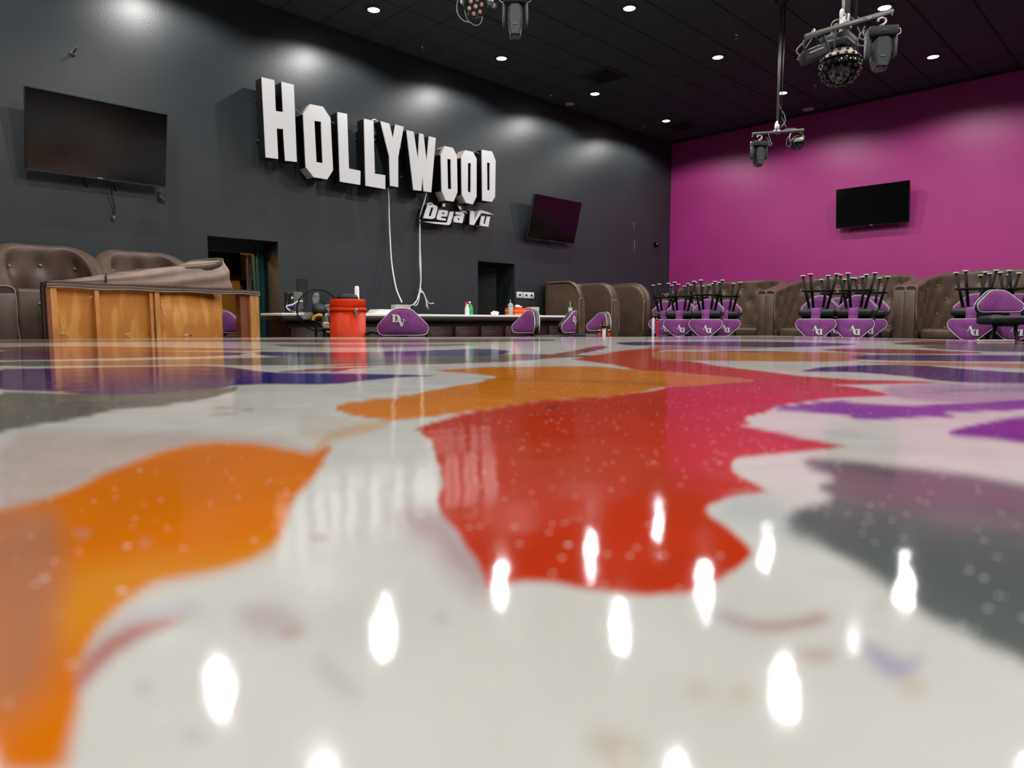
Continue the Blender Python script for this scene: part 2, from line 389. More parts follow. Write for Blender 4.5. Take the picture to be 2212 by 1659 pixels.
# colour of the pour
WHITE = (230, 229, 223)
paint = np.zeros((nr, nc, 3)); paint[:] = [lin(c) for c in WHITE]
def wob(U, V, s): return s * (np.sin(U * .021 + V * .05) + .6 * np.sin(U * .047 - V * .11 + 2) + .4 * np.sin(U * .11 + V * .23 + 4))
SQ = np.clip((VV - 695) / 900, .02, 1.2)
UW = UU + wob(UU, VV / SQ * .25, 2.5); VW = VV + wob(UU * .8, VV / SQ * .2, 1.2) * SQ * 2
def chaikin(p, n=2):
    for _ in range(n):
        q = []
        for i in range(len(p)):
            a = p[i]; b = p[(i + 1) % len(p)]
            q += [(a[0] * .78 + b[0] * .22, a[1] * .78 + b[1] * .22), (a[0] * .22 + b[0] * .78, a[1] * .22 + b[1] * .78)]
        p = q
    return p
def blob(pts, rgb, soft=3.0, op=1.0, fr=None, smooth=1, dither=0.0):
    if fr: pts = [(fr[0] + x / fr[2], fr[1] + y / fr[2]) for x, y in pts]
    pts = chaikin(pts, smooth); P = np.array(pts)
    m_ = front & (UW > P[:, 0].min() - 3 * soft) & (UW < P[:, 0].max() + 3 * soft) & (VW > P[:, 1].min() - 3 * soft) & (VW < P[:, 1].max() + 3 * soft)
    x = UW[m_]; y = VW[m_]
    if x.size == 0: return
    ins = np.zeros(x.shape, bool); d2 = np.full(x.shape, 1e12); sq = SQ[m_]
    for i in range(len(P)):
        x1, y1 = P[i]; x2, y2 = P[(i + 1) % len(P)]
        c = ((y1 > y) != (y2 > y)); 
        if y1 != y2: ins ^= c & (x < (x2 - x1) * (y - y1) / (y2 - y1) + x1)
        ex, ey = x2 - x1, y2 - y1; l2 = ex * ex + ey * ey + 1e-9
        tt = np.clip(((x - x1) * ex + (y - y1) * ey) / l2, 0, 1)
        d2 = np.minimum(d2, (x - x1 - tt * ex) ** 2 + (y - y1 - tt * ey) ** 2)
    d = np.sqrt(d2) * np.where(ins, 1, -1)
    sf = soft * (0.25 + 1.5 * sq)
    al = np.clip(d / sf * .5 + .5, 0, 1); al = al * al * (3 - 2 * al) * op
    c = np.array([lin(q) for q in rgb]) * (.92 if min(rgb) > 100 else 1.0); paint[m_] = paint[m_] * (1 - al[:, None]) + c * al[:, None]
A8 = (0, 700, 1.7296); B1 = (1106, 700, 1.7296); LL = (0, 715, 2.765); MM = (700, 715, 2.765); RC = (1400, 715, 2.724)
OR = (236, 136, 20); OR2 = (240, 128, 8); RD = (212, 60, 22); GR = (108, 116, 115); PU = (92, 42, 160); IN = (50, 28, 140); MV = (214, 184, 172)
# haze and ghost tints first
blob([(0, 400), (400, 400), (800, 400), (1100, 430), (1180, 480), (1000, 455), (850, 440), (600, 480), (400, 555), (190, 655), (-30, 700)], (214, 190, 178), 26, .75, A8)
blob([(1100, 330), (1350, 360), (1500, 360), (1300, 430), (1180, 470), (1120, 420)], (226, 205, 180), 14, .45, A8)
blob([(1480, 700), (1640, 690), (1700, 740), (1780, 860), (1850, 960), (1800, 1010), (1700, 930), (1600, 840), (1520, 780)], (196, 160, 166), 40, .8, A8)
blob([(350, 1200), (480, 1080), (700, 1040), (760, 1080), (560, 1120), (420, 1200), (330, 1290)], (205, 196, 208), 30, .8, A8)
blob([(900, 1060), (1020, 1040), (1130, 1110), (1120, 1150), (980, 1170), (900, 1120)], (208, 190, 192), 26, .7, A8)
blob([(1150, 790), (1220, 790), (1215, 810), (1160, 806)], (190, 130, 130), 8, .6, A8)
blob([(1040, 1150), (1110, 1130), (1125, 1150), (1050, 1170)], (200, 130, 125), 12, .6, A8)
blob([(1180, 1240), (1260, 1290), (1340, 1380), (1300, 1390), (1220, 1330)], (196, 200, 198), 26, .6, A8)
# big orange pour, lower left
blob([(-60, 700), (0, 690), (190, 650), (400, 550), (500, 510), (600, 475), (720, 448), (850, 437), (1000, 450), (1100, 470), (1165, 482), (1215, 452), (1235, 465), (1200, 540), (1110, 640), (1070, 720), (1045, 820), (960, 872), (850, 905), (750, 930), (560, 972), (450, 1040), (370, 1130), (320, 1230), (290, 1320), (300, 1400), (270, 1520), (235, 1680), (-60, 1680)], OR2, 14, 1, A8)
blob([(260, 900), (560, 880), (850, 870), (1000, 800), (1045, 830), (960, 872), (750, 930), (560, 972), (450, 1040), (370, 1130), (250, 1250), (200, 1100)], (236, 160, 20), 40, .6, A8)
blob([(1170, 480), (1220, 440), (1300, 420), (1460, 382), (1470, 362), (1380, 365), (1250, 395), (1180, 440)], (232, 180, 110), 7, .5, A8)
blob([(-60, 700), (120, 690), (220, 700), (235, 900), (215, 1150), (170, 1330), (80, 1440), (-60, 1480)], (186, 128, 98), 50, .8, A8)  # soft mauve strip blended over the left edge
blob([(270, 1360), (310, 1270), (420, 1170), (520, 1115), (690, 1095), (650, 1118), (520, 1162), (430, 1235), (360, 1310), (310, 1365)], (198, 92, 70), 14, .85, A8)
# grey-green tongue, purple band, left
blob([(-60, 250), (300, 262), (600, 248), (830, 238), (905, 232), (850, 262), (700, 292), (560, 312), (400, 326), (280, 356), (100, 382), (-60, 415)], (112, 116, 108), 5, 1, A8)
blob([(1250, 462), (1350, 455), (1500, 465), (1530, 474), (1400, 472)], (190, 160, 160), 3, .6, LL)
blob([(1130, 485), (1400, 490), (1460, 500), (1250, 500)], (190, 165, 165), 3, .6, LL)
blob([(500, 440), (560, 445), (660, 465), (600, 468)], (110, 76, 74), 3, .7, LL)
blob([(-60, 228), (300, 222), (700, 216), (1150, 206), (1350, 212), (1480, 232), (1620, 248), (1800, 252), (1950, 254), (2150, 256), (2400, 262), (2640, 268), (2380, 276), (2200, 292), (2000, 318), (1620, 316), (1500, 322), (1400, 326), (1300, 345), (900, 372), (600, 384), (300, 362), (-60, 352)], (78, 44, 112), 3, 1, LL)
blob([(1480, 240), (1620, 250), (1950, 256), (2400, 262), (2620, 268), (2380, 276), (2200, 294), (2000, 316), (1620, 315), (1500, 318), (1350, 322)], IN, 6, .9, LL)
blob([(1950, 240), (2050, 222), (2120, 224), (2000, 246)], (90, 50, 150), 2, .9, LL)
blob([(1640, 246), (1780, 230), (1990, 222), (2230, 214), (2200, 220), (1960, 236), (1800, 246)], (156, 70, 56), 2, .9, LL)
# far left bands
blob([(-60, 182), (600, 178), (1200, 166), (1560, 160), (2250, 132), (3200, 136), (3700, 150), (3280, 162), (2850, 186), (2250, 196), (1600, 206), (1200, 202), (-60, 214)], (116, 118, 112), 2, 1, LL)
blob([(-60, 118), (400, 112), (1000, 122), (1500, 128), (1400, 148), (900, 158), (300, 172), (-60, 176)], (112, 62, 96), 2, 1, LL)
blob([(-60, 96), (400, 90), (1000, 98), (1500, 106), (1700, 112), (900, 122), (300, 118), (-60, 116)], (176, 96, 40), 2, 1, LL)
blob([(1500, 122), (1800, 128), (2200, 126), (2500, 118), (2900, 104), (3080, 120), (2950, 150), (2400, 150), (1900, 156), (1560, 150)], (54, 40, 116), 2, 1, LL)
blob([(-60, 54), (800, 50), (2200, 52), (3300, 46), (3330, 62), (2300, 72), (1500, 64), (600, 66), (-60, 74)], (150, 92, 58), 1.5, .9, LL)
blob([(1600, 78), (2200, 80), (2900, 76), (2700, 92), (2200, 100), (1700, 96)], (132, 116, 100), 1.5, .8, LL)
blob([(-60, 100), (500, 108), (900, 114), (500, 118), (-60, 112)], (120, 70, 100), 1.5, .8, LL)
# centre: far red pieces
blob([(1300, 150), (1520, 112), (1640, 86), (1720, 96), (1600, 122), (1500, 142), (1360, 158)], (170, 74, 56), 2, 1, MM)
blob([(0, 206), (600, 192), (1000, 182), (1350, 158), (1360, 164), (1000, 190), (600, 199), (0, 214)], (180, 70, 52), 1, .9, MM)
blob([(1740, 66), (2212, 64), (2260, 80), (1900, 88), (1760, 80)], (70, 48, 118), 1.5, 1, MM)
blob([(1900, 92), (2300, 86), (2400, 100), (2000, 104)], (204, 140, 70), 1.5, .9, MM)
# big red pour
red = [(MM, [(650, 547), (720, 528), (880, 490), (1000, 466), (1150, 436), (1350, 410), (1700, 393), (1850, 371), (2050, 346)]),
       (RC, [(100, 331), (450, 306), (640, 293), (560, 280), (400, 266), (200, 250), (0, 240)]),
       (MM, [(1860, 232), (1740, 200), (1560, 178), (1480, 168), (1600, 150), (1750, 122), (1950, 104), (2200, 104)]),
       (RC, [(60, 112), (45, 140), (60, 168), (250, 178), (400, 206), (700, 242), (900, 266), (1200, 290), (1560, 296), (1700, 304), (1300, 312), (1050, 316), (1200, 330), (1450, 378), (1200, 386), (1000, 402), (800, 432), (700, 468), (600, 498), (555, 520), (600, 540), (520, 556), (700, 590), (900, 632), (1160, 680), (900, 702), (700, 727), (520, 747), (500, 776)]),
       (B1, [(815, 545), (850, 572), (955, 626), (830, 642), (715, 680), (740, 722), (820, 772), (895, 855), (850, 905), (770, 962), (680, 1004), (500, 1008), (300, 988), (150, 962), (0, 962)]),
       (A8, [(1830, 985), (1770, 870), (1690, 755), (1640, 690), (1655, 600), (1640, 520), (1615, 440), (1560, 395)])]
rp = []
for fr, pp in red: rp += [(fr[0] + x / fr[2], fr[1] + y / fr[2]) for x, y in pp]
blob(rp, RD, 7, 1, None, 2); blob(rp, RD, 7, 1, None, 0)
blob([(0, 400), (400, 420), (700, 560), (650, 700), (500, 640), (200, 560), (0, 560)], (196, 72, 40), 60, .5, B1)
blob([(300, 480), (400, 478), (480, 470), (400, 500)], (120, 50, 40), 6, .4, MM)
blob([(1320, 448), (1400, 440), (1420, 455), (1340, 465)], (110, 50, 40), 4, .6, MM)
# orange band centre
ob = [(MM, [(40, 455), (200, 420), (500, 386), (700, 342), (900, 312), (1050, 272), (900, 256), (700, 242), (640, 235), (800, 226), (1000, 214), (1300, 211), (1600, 210), (1900, 236), (2212, 246)]),
      (RC, [(100, 248), (400, 266), (650, 292), (450, 306), (100, 331), (0, 346)]),
      (MM, [(1850, 371), (1700, 393), (1350, 409), (1150, 436), (1000, 466), (800, 491), (600, 517), (400, 532), (250, 521), (120, 491)])]
op_ = []
for fr, pp in ob: op_ += [(fr[0] + x / fr[2], fr[1] + y / fr[2]) for x, y in pp]
blob(op_, OR, 4, 1, None, 1)
blob([(850, 285), (1300, 286), (1900, 300), (2200, 312), (2200, 335), (1900, 322), (1400, 300)], (205, 118, 22), 4, .7, MM)
# right side purples
blob([(880, 240), (1000, 214), (1200, 204), (1450, 197), (1700, 208), (2000, 235), (2400, 255), (2400, 312), (1900, 305), (1700, 290), (1500, 265), (1200, 240)], (68, 40, 116), 3, 1, RC)
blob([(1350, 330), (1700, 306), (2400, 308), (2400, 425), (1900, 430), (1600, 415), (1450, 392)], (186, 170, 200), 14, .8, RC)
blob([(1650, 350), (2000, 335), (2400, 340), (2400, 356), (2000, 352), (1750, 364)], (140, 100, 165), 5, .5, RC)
blob([(700, 460), (950, 424), (1130, 407), (1250, 424), (1500, 440), (1900, 424), (2400, 392), (2400, 446), (1950, 478), (1700, 482), (1820, 505), (1600, 508), (1400, 523), (1250, 526), (1150, 498), (950, 480)], PU, 6, .95, RC)
blob([(1720, 605), (1900, 556), (2100, 512), (2400, 495), (2400, 690), (2200, 655), (2000, 636)], (88, 40, 150), 8, 1, RC)
blob([(2100, 620), (2300, 600), (2500, 640), (2500, 690), (2200, 660)], IN, 14, .6, RC)
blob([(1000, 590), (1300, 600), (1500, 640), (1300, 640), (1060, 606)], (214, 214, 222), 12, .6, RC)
# right far bands
blob([(30, 118), (400, 122), (700, 121), (1250, 127), (1330, 150), (1200, 180), (800, 178), (300, 175), (60, 170), (20, 150)], (212, 140, 44), 2.5, 1, RC)
blob([(0, 84), (600, 97), (780, 102), (400, 111), (0, 109)], (208, 138, 60), 2, .9, RC)
blob([(300, 115), (700, 118), (900, 124), (500, 124)], (60, 44, 110), 1.5, .9, RC)
blob([(1150, 152), (1350, 140), (1700, 139), (2400, 146), (2400, 180), (1700, 178), (1300, 172)], (76, 44, 118), 2, 1, RC)
blob([(1180, 184), (1500, 182), (2400, 195), (2400, 226), (1600, 202)], (214, 150, 90), 2, 1, RC)
blob([(980, 110), (1200, 103), (1600, 110), (2050, 130), (1700, 136), (1300, 132)], (172, 66, 50), 2, 1, RC)
blob([(1500, 84), (2400, 84), (2400, 128), (1800, 116)], (120, 116, 122), 2, 1, RC)
blob([(-20, 64), (500, 61), (1000, 67), (1280, 78), (1000, 92), (700, 98), (300, 88), (-20, 82)], (66, 44, 112), 2, 1, RC)
blob([(1400, 76), (1600, 60), (2400, 58), (2400, 82), (1700, 86)], (130, 56, 70), 2, 1, RC)
blob([(-20, 36), (700, 30), (1500, 44), (2100, 66), (1500, 60), (700, 50), (-20, 52)], (150, 132, 116), 2, .8, RC)
blob([(0, 130), (300, 130), (420, 150), (100, 160)], (180, 70, 46), 2, .7, MM)
# big grey pour, right
blob([(1090, 502), (1250, 508), (1500, 538), (1750, 568), (2000, 620), (2000, 1290), (1913, 1262), (1700, 1160), (1500, 1062), (1350, 932), (1200, 852), (1050, 792), (1015, 742), (1050, 690), (1165, 668), (1200, 645), (1140, 605), (1215, 578), (1100, 540)], (112, 118, 117), 16, 1, B1)
blob([(1180, 520), (1500, 550), (1900, 630), (1900, 720), (1500, 690), (1250, 640)], (112, 100, 104), 30, .7, B1)
blob([(1300, 780), (1700, 820), (2000, 900), (2000, 1240), (1700, 1120), (1500, 1020), (1350, 900)], (88, 96, 96), 60, .4, B1)
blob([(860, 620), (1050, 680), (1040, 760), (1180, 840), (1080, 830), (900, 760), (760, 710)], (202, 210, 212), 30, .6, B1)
# small marks
blob([(760, 1085), (900, 1118), (1040, 1108), (1150, 1078), (1185, 1100), (1100, 1135), (950, 1152), (850, 1132)], (176, 116, 112), 14, .7, B1)
blob([(700, 1060), (800, 1080), (900, 1120), (840, 1130), (740, 1095)], (200, 194, 205), 18, .7, B1)
blob([(1070, 1225), (1180, 1208), (1205, 1240), (1150, 1262), (1080, 1245)], (206, 168, 162), 14, .7, B1)
blob([(1290, 1175), (1400, 1228), (1480, 1262), (1535, 1250), (1485, 1312), (1420, 1322), (1340, 1265)], (176, 166, 206), 16, .8, B1)
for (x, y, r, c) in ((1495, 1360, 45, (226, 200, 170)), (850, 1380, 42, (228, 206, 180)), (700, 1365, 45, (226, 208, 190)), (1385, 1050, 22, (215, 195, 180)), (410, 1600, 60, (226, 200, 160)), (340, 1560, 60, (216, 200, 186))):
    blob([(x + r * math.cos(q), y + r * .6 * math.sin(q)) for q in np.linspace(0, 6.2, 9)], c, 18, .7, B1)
for (x, y, r) in ((310, 785, 18), (545, 820, 14), (725, 1540, 30), (540, 1360, 22), (1650, 1100, 25)):
    blob([(x + r * math.cos(q), y + r * .6 * math.sin(q)) for q in np.linspace(0, 6.2, 9)], (200, 184, 182), 14, .5, A8)
# marbling that carries on beyond what the lens sees
wx = XX + .5 * np.sin(YY * 1.3 + 1) + .25 * np.sin(XX * 2.7 + YY * 1.9); wy = YY + .5 * np.sin(XX * 1.1 + 2) + .2 * np.sin(YY * 3.1 - XX)
val = np.sin(wx * 1.7 + 1.3 * np.sin(wy * .9)) + .6 * np.sin(wy * 2.3 - wx * .8 + 3)
alt = np.zeros_like(paint); alt[:] = [lin(c) for c in WHITE]
for lo_, hi_, c in ((.55, .85, OR), (.85, 1.15, RD), (1.15, 9, PU), (-.9, -.6, GR), (-9, -1.2, IN)):
    a_ = np.clip((val - lo_) / .05, 0, 1) * np.clip((hi_ - val) / .05, 0, 1); alt = alt * (1 - a_[..., None]) + np.array([lin(q) for q in c]) * a_[..., None]
edge = np.clip(np.maximum.reduce([(-70 - UU) / 60, (UU - 2280) / 60, (VV - 1690) / 60]), 0, 1); edge = np.where(front, edge, 1)[..., None]
paint = paint * (1 - edge) + alt * edge
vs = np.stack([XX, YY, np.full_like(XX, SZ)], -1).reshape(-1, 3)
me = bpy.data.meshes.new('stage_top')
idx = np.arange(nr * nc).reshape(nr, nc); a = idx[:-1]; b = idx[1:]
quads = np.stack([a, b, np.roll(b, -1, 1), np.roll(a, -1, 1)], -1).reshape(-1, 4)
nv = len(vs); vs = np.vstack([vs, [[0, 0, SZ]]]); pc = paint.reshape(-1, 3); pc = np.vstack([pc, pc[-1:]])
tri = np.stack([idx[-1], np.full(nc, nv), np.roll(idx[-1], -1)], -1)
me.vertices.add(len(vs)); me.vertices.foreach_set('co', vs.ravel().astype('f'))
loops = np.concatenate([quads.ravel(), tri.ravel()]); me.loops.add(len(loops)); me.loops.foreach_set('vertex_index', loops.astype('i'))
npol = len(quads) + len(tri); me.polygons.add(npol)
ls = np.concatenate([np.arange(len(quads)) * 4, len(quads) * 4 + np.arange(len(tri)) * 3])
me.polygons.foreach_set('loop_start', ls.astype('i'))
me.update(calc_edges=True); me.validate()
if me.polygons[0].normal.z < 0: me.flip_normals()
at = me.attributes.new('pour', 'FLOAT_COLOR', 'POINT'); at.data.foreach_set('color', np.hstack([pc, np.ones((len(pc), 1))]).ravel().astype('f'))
def epoxy():
    m = bpy.data.materials.new('poured_epoxy'); m.use_nodes = True; nt = m.node_tree; N = nt.nodes; L = nt.links; b = N['Principled BSDF']
    at = N.new('ShaderNodeAttribute'); at.attribute_name = 'pour'
    tc = N.new('ShaderNodeTexCoord')
    # metallic flakes floating in the resin
    v = N.new('ShaderNodeTexVoronoi'); v.inputs['Scale'].default_value = 34; L.new(tc.outputs['Object'], v.inputs[0])
    lt = N.new('ShaderNodeMath'); lt.operation = 'LESS_THAN'; lt.inputs[1].default_value = .09; L.new(v.outputs['Distance'], lt.inputs[0])
    sx = N.new('ShaderNodeSeparateColor'); L.new(v.outputs['Color'], sx.inputs[0])
    g = N.new('ShaderNodeMath'); g.operation = 'GREATER_THAN'; g.inputs[1].default_value = .82; L.new(sx.outputs[0], g.inputs[0])
    mu = N.new('ShaderNodeMath'); mu.operation = 'MULTIPLY'; L.new(lt.outputs[0], mu.inputs[0]); L.new(g.outputs[0], mu.inputs[1])
    v2 = N.new('ShaderNodeTexVoronoi'); v2.inputs['Scale'].default_value = 110; L.new(tc.outputs['Object'], v2.inputs[0])
    lt2 = N.new('ShaderNodeMath'); lt2.operation = 'LESS_THAN'; lt2.inputs[1].default_value = .2; L.new(v2.outputs['Distance'], lt2.inputs[0])
    sx2 = N.new('ShaderNodeSeparateColor'); L.new(v2.outputs['Color'], sx2.inputs[0])
    g2 = N.new('ShaderNodeMath'); g2.operation = 'GREATER_THAN'; g2.inputs[1].default_value = .86; L.new(sx2.outputs[0], g2.inputs[0])
    mu2 = N.new('ShaderNodeMath'); mu2.operation = 'MULTIPLY'; L.new(lt2.outputs[0], mu2.inputs[0]); L.new(g2.outputs[0], mu2.inputs[1])
    ad = N.new('ShaderNodeMath'); ad.operation = 'MAXIMUM'; L.new(mu.outputs[0], ad.inputs[0]); L.new(mu2.outputs[0], ad.inputs[1])
    mx = N.new('ShaderNodeMix'); mx.data_type = 'RGBA'; L.new(ad.outputs[0], mx.inputs[0]); L.new(at.outputs['Color'], mx.inputs[6]); mx.inputs[7].default_value = (.95, .9, .8, 1)
    # soft swirls of tint
    n = N.new('ShaderNodeTexNoise'); n.inputs['Scale'].default_value = 4.5; n.inputs['Detail'].default_value = 6; n.inputs['Distortion'].default_value = 1.2; L.new(tc.outputs['Object'], n.inputs[0])
    cr = N.new('ShaderNodeValToRGB'); cr.color_ramp.elements[0].position = .35; cr.color_ramp.elements[0].color = (.90, .89, .88, 1); cr.color_ramp.elements[1].position = .6; cr.color_ramp.elements[1].color = (1, 1, 1, 1)
    L.new(n.outputs[0], cr.inputs[0])
    m2 = N.new('ShaderNodeMix'); m2.data_type = 'RGBA'; m2.blend_type = 'MULTIPLY'; m2.inputs[0].default_value = 1; L.new(mx.outputs[2], m2.inputs[6]); L.new(cr.outputs[0], m2.inputs[7])
    L.new(m2.outputs[2], b.inputs['Base Color'])
    b.inputs['Roughness'].default_value = .058; b.inputs['IOR'].default_value = 1.5; b.inputs['Specular IOR Level'].default_value = .5
    bn = N.new('ShaderNodeTexNoise'); bn.inputs['Scale'].default_value = 9.0; bn.inputs['Detail'].default_value = 2; L.new(tc.outputs['Object'], bn.inputs[0])
    bf = N.new('ShaderNodeTexNoise'); bf.inputs['Scale'].default_value = 320; bf.inputs['Detail'].default_value = 1; L.new(tc.outputs['Object'], bf.inputs[0])
    b1 = N.new('ShaderNodeBump'); b1.inputs['Strength'].default_value = .09; b1.inputs['Distance'].default_value = .01; L.new(bn.outputs[0], b1.inputs['Height'])
    b2 = N.new('ShaderNodeBump'); b2.inputs['Strength'].default_value = .06; b2.inputs['Distance'].default_value = .001; L.new(bf.outputs[0], b2.inputs['Height']); L.new(b1.outputs[0], b2.inputs['Normal'])
    L.new(b2.outputs[0], b.inputs['Normal'])
    return m
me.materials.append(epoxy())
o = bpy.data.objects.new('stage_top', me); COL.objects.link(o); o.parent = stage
sk = MB(); k = len(stage_poly)
for i in range(k):
    x1, y1 = stage_poly[i]; x2, y2 = stage_poly[(i + 1) % k]
    sk.add([(x1 * .999, y1 * .999, 0), (x2 * .999, y2 * .999, 0), (x2 * .999, y2 * .999, SZ - .002), (x1 * .999, y1 * .999, SZ - .002)], [(0, 1, 2, 3)])
sk.build('skirt', M['doorblack'], stage)

# ------------------------------------------------------------ recessed downlights
lab_vis = {}
names_px = {(0, 0): 'ceiling downlight nearest the meeting of black and purple walls', (1, 0): 'ceiling downlight above the second black wall screen', (2, 0): 'ceiling downlight in the row by the black wall, below the square fixture',
            (3, 0): 'leftmost ceiling downlight in view, left of the hanging stage lights', (0, 1): 'ceiling downlight right beside the farther hanging pipe', (1, 1): 'ceiling downlight in the middle row, left of the farther hanging pipe',
            (2, 1): 'ceiling downlight at the top edge, middle of the picture', (0, 2): 'ceiling downlight above the purple wall at right, below the studded ball rig', (1, 2): 'ceiling downlight shining just behind the studded ball rig'}
names_px[(2, 0)] = 'ceiling downlight directly under the hanging light fixtures at top centre'
lt0 = T('ceiling_light', names_px[(0, 0)], 'ceiling light', (LIGHT_X[0], LIGHT_Y[0], CEIL), 0, 'recessed downlights in the black ceiling')
MB().lathe([(.115, -.014), (.12, -.022), (.1, -.03), (.082, -.03), (.08, -.016)], 32).build('trim_ring', M['trim'], lt0)
MB().lathe([(0, -.03), (.05, -.032), (.079, -.026)], 32).build('lens', M['lens'], lt0)
names_px.update({(4, 0): 'ceiling downlight above the frame, mirrored at the lower left of the stage top', (4, 1): 'ceiling downlight above the frame, mirrored at the bottom edge left of centre',
    (2, 2): 'ceiling downlight above the frame, mirrored brightest at the lower right', (2, 3): 'ceiling downlight above the frame, mirrored in the bottom right corner', (3, 2): 'ceiling downlight above the frame, mirrored faintly at the bottom edge'})
for (i, j), lb in names_px.items():
    if (i, j) != (0, 0): dup(lt0, lb, (LIGHT_X[i], LIGHT_Y[j], CEIL))

# ------------------------------------------------------------ ceiling bits
def on_ceiling(u, v, dz=.016): return PZ(u, v, CEIL - dz)
for (u, v, lb, r) in ((1231, 224, 'round pinkish cover plate on the ceiling left of centre', .085), (1746, 235, 'round pinkish cover plate on the ceiling beside the purple wall', .105)):
    p = on_ceiling(u, v); t = T('smoke_detector', lb, 'detector', p)
    MB().lathe([(0, -.03), (r * .8, -.028), (r, -.012), (r, .0)], 20).build('cover', M['pink'], t)
    MB().lathe([(0, -.042), (.018, -.04), (.02, -.02)], 10).build('centre_cap', M['grayplastic'], t)
for (u, v, lb) in ((912, 101, 'small sprinkler head on the ceiling near the leftmost downlight'), (1190, 205, 'small sprinkler head left of the round ceiling plate'), (1389, 274, 'small sprinkler head near the far wall corner'),
                   (1591, 75, 'small sprinkler head between the two right rows of downlights'), (1761, 183, 'small sprinkler head below the studded ball light')):
    p = on_ceiling(u, v); t = T('sprinkler_head', lb, 'sprinkler', p, 0, 'sprinkler heads on the ceiling')
    MB().lathe([(.03, 0), (.03, -.008), (.012, -.012), (.01, -.05), (.022, -.055), (.022, -.06), (0, -.06)], 12).build('body', M['metal'], t)
def vent(c, w, lb):
    t = T('ceiling_vent', lb, 'vent', c)
    MB().box((0, 0, -.006), (w, w, .012)).build('backing', M['vent'], t)
    f = MB()
    for s_ in (-1, 1): f.box((s_ * w / 2, 0, -.012), (.02, w + .02, .022)); f.box((0, s_ * w / 2, -.012), (w + .02, .02, .022))
    f.build('frame', M['tile'], t)
    for q in (.2, .13, .07):
        l = MB()
        for s_ in (-1, 1): l.box((s_ * q, 0, -.02), (.012, 2 * q, .014)); l.box((0, s_ * q, -.02), (2 * q, .012, .014))
        l.build('louvre', M['vent'], t)
vent(on_ceiling(1305, 163), .58, 'black square air vent in the ceiling between two downlights')
vent(on_ceiling(1478, 271), .58, 'black square air vent in the ceiling by the far corner')

# ------------------------------------------------------------ HOLLYWOOD letters
Z7 = (540, 150, 3.8807); Z8 = (900, 425, 12.289)
def pxs(l, fr): return [(fr[0] + x / fr[2], fr[1] + y / fr[2]) for x, y in l]
def sidefn(a, b):
    d = b - a; L_ = max(1e-6, d.length); s_ = abs(d.z) / L_
    return 2 if .3 < s_ < .93 else 1  # slanted sides go cream: lamp sheen on the black returns put into colour
def letter(name, label, loops, fr, face_y, depth, bottom_off=.04, extra=(), soft=False):
    L3 = []
    for l in loops:
        q = [PY(u, v, face_y) for u, v in pxs(l, fr)]
        L3.append(q)
    c = sum(L3[0], Vector()) / len(L3[0]); zb = min(p.z for p in L3[0])
    t = T(name, label, 'letter', (c.x, WY, c.z), 0, 'letters of the wall sign')
    MB().prism(L3, (0, .02, 0), 0, 0).build('face', M['sign'], t, True)
    def inset(l, k): return l
    body = MB().prism([[p + Vector((0, .021, 0)) for p in l] for l in L3], (0, depth - .02, 0), 1, 1, sidefn)
    body.build('return', [M['signside'], M['signside'], M['cream']], t, True)
    for k_ in (.3, .7):
        zz = zb + (max(p.z for p in L3[0]) - zb) * (.25 if k_ == .3 else .75)
        q = L3[0][0]
        MB().cyl((q.x + .03, face_y + depth, zz), (q.x + .03, WY - .004, zz), .012, 8).build('standoff', M['metal'], t, True)
    for nm, l in extra:
        MB().prism([[PY(u, v, face_y) for u, v in pxs(l, fr)]], (0, depth, 0), 0, 1).build(nm, [M['sign'], M['signside']], t, True)
    return t
FYB, DB = 8.92, .19
HW = [
 ('letter_h', 'tallest white letter H at the left end of the big sign', [[(100, 65), (205, 90), (217, 348), (280, 357), (267, 103), (368, 128), (393, 775), (298, 765), (280, 500), (225, 494), (237, 750), (135, 737)]]),
 ('letter_o', 'white letter O right after the H in the big sign', [[(503, 290), (612, 312), (675, 408), (697, 845), (648, 922), (535, 903), (470, 820), (448, 372)], [(540, 430), (597, 438), (612, 785), (558, 777)]]),
 ('letter_l', 'first white letter L in the big sign, next to the O', [[(735, 357), (815, 373), (830, 830), (927, 850), (925, 968), (757, 940)]]),
 ('letter_l', 'second white letter L in the big sign, next to the Y', [[(958, 413), (1035, 430), (1047, 873), (1135, 887), (1135, 1003), (972, 975)]]),
 ('letter_y', 'white letter Y in the middle of the big sign', [[(1095, 433), (1170, 455), (1200, 587), (1222, 462), (1290, 480), (1243, 735), (1243, 987), (1178, 975), (1170, 730)]]),
 ('letter_w', 'white letter W in the middle of the big sign', [[(1315, 508), (1372, 522), (1411, 768), (1422, 535), (1455, 543), (1482, 782), (1503, 560), (1558, 575), (1520, 1030), (1458, 1020), (1447, 895), (1437, 1018), (1373, 1010)]]),
 ('letter_o', 'white letter O right after the W in the big sign', [[(1633, 642), (1700, 657), (1735, 722), (1740, 1030), (1707, 1108), (1643, 1098), (1610, 1020), (1602, 712)], [(1655, 748), (1685, 755), (1690, 1005), (1660, 1000)]]),
 ('letter_o', 'white letter O just before the D in the big sign', [[(1805, 677), (1868, 690), (1900, 748), (1900, 1065), (1868, 1132), (1812, 1118), (1778, 1050), (1773, 740)], [(1828, 783), (1853, 788), (1852, 1032), (1827, 1025)]]),
 ('letter_d', 'white letter D at the right end of the big sign', [[(1945, 673), (2030, 687), (2060, 765), (2055, 1068), (2028, 1110), (1950, 1098)], [(1988, 778), (2012, 785), (2012, 1015), (1990, 1010)]])]
for nm, lb, lo_ in HW: letter(nm, lb, lo_, Z7, FYB, DB)
FYS, DS = 9.0, .12
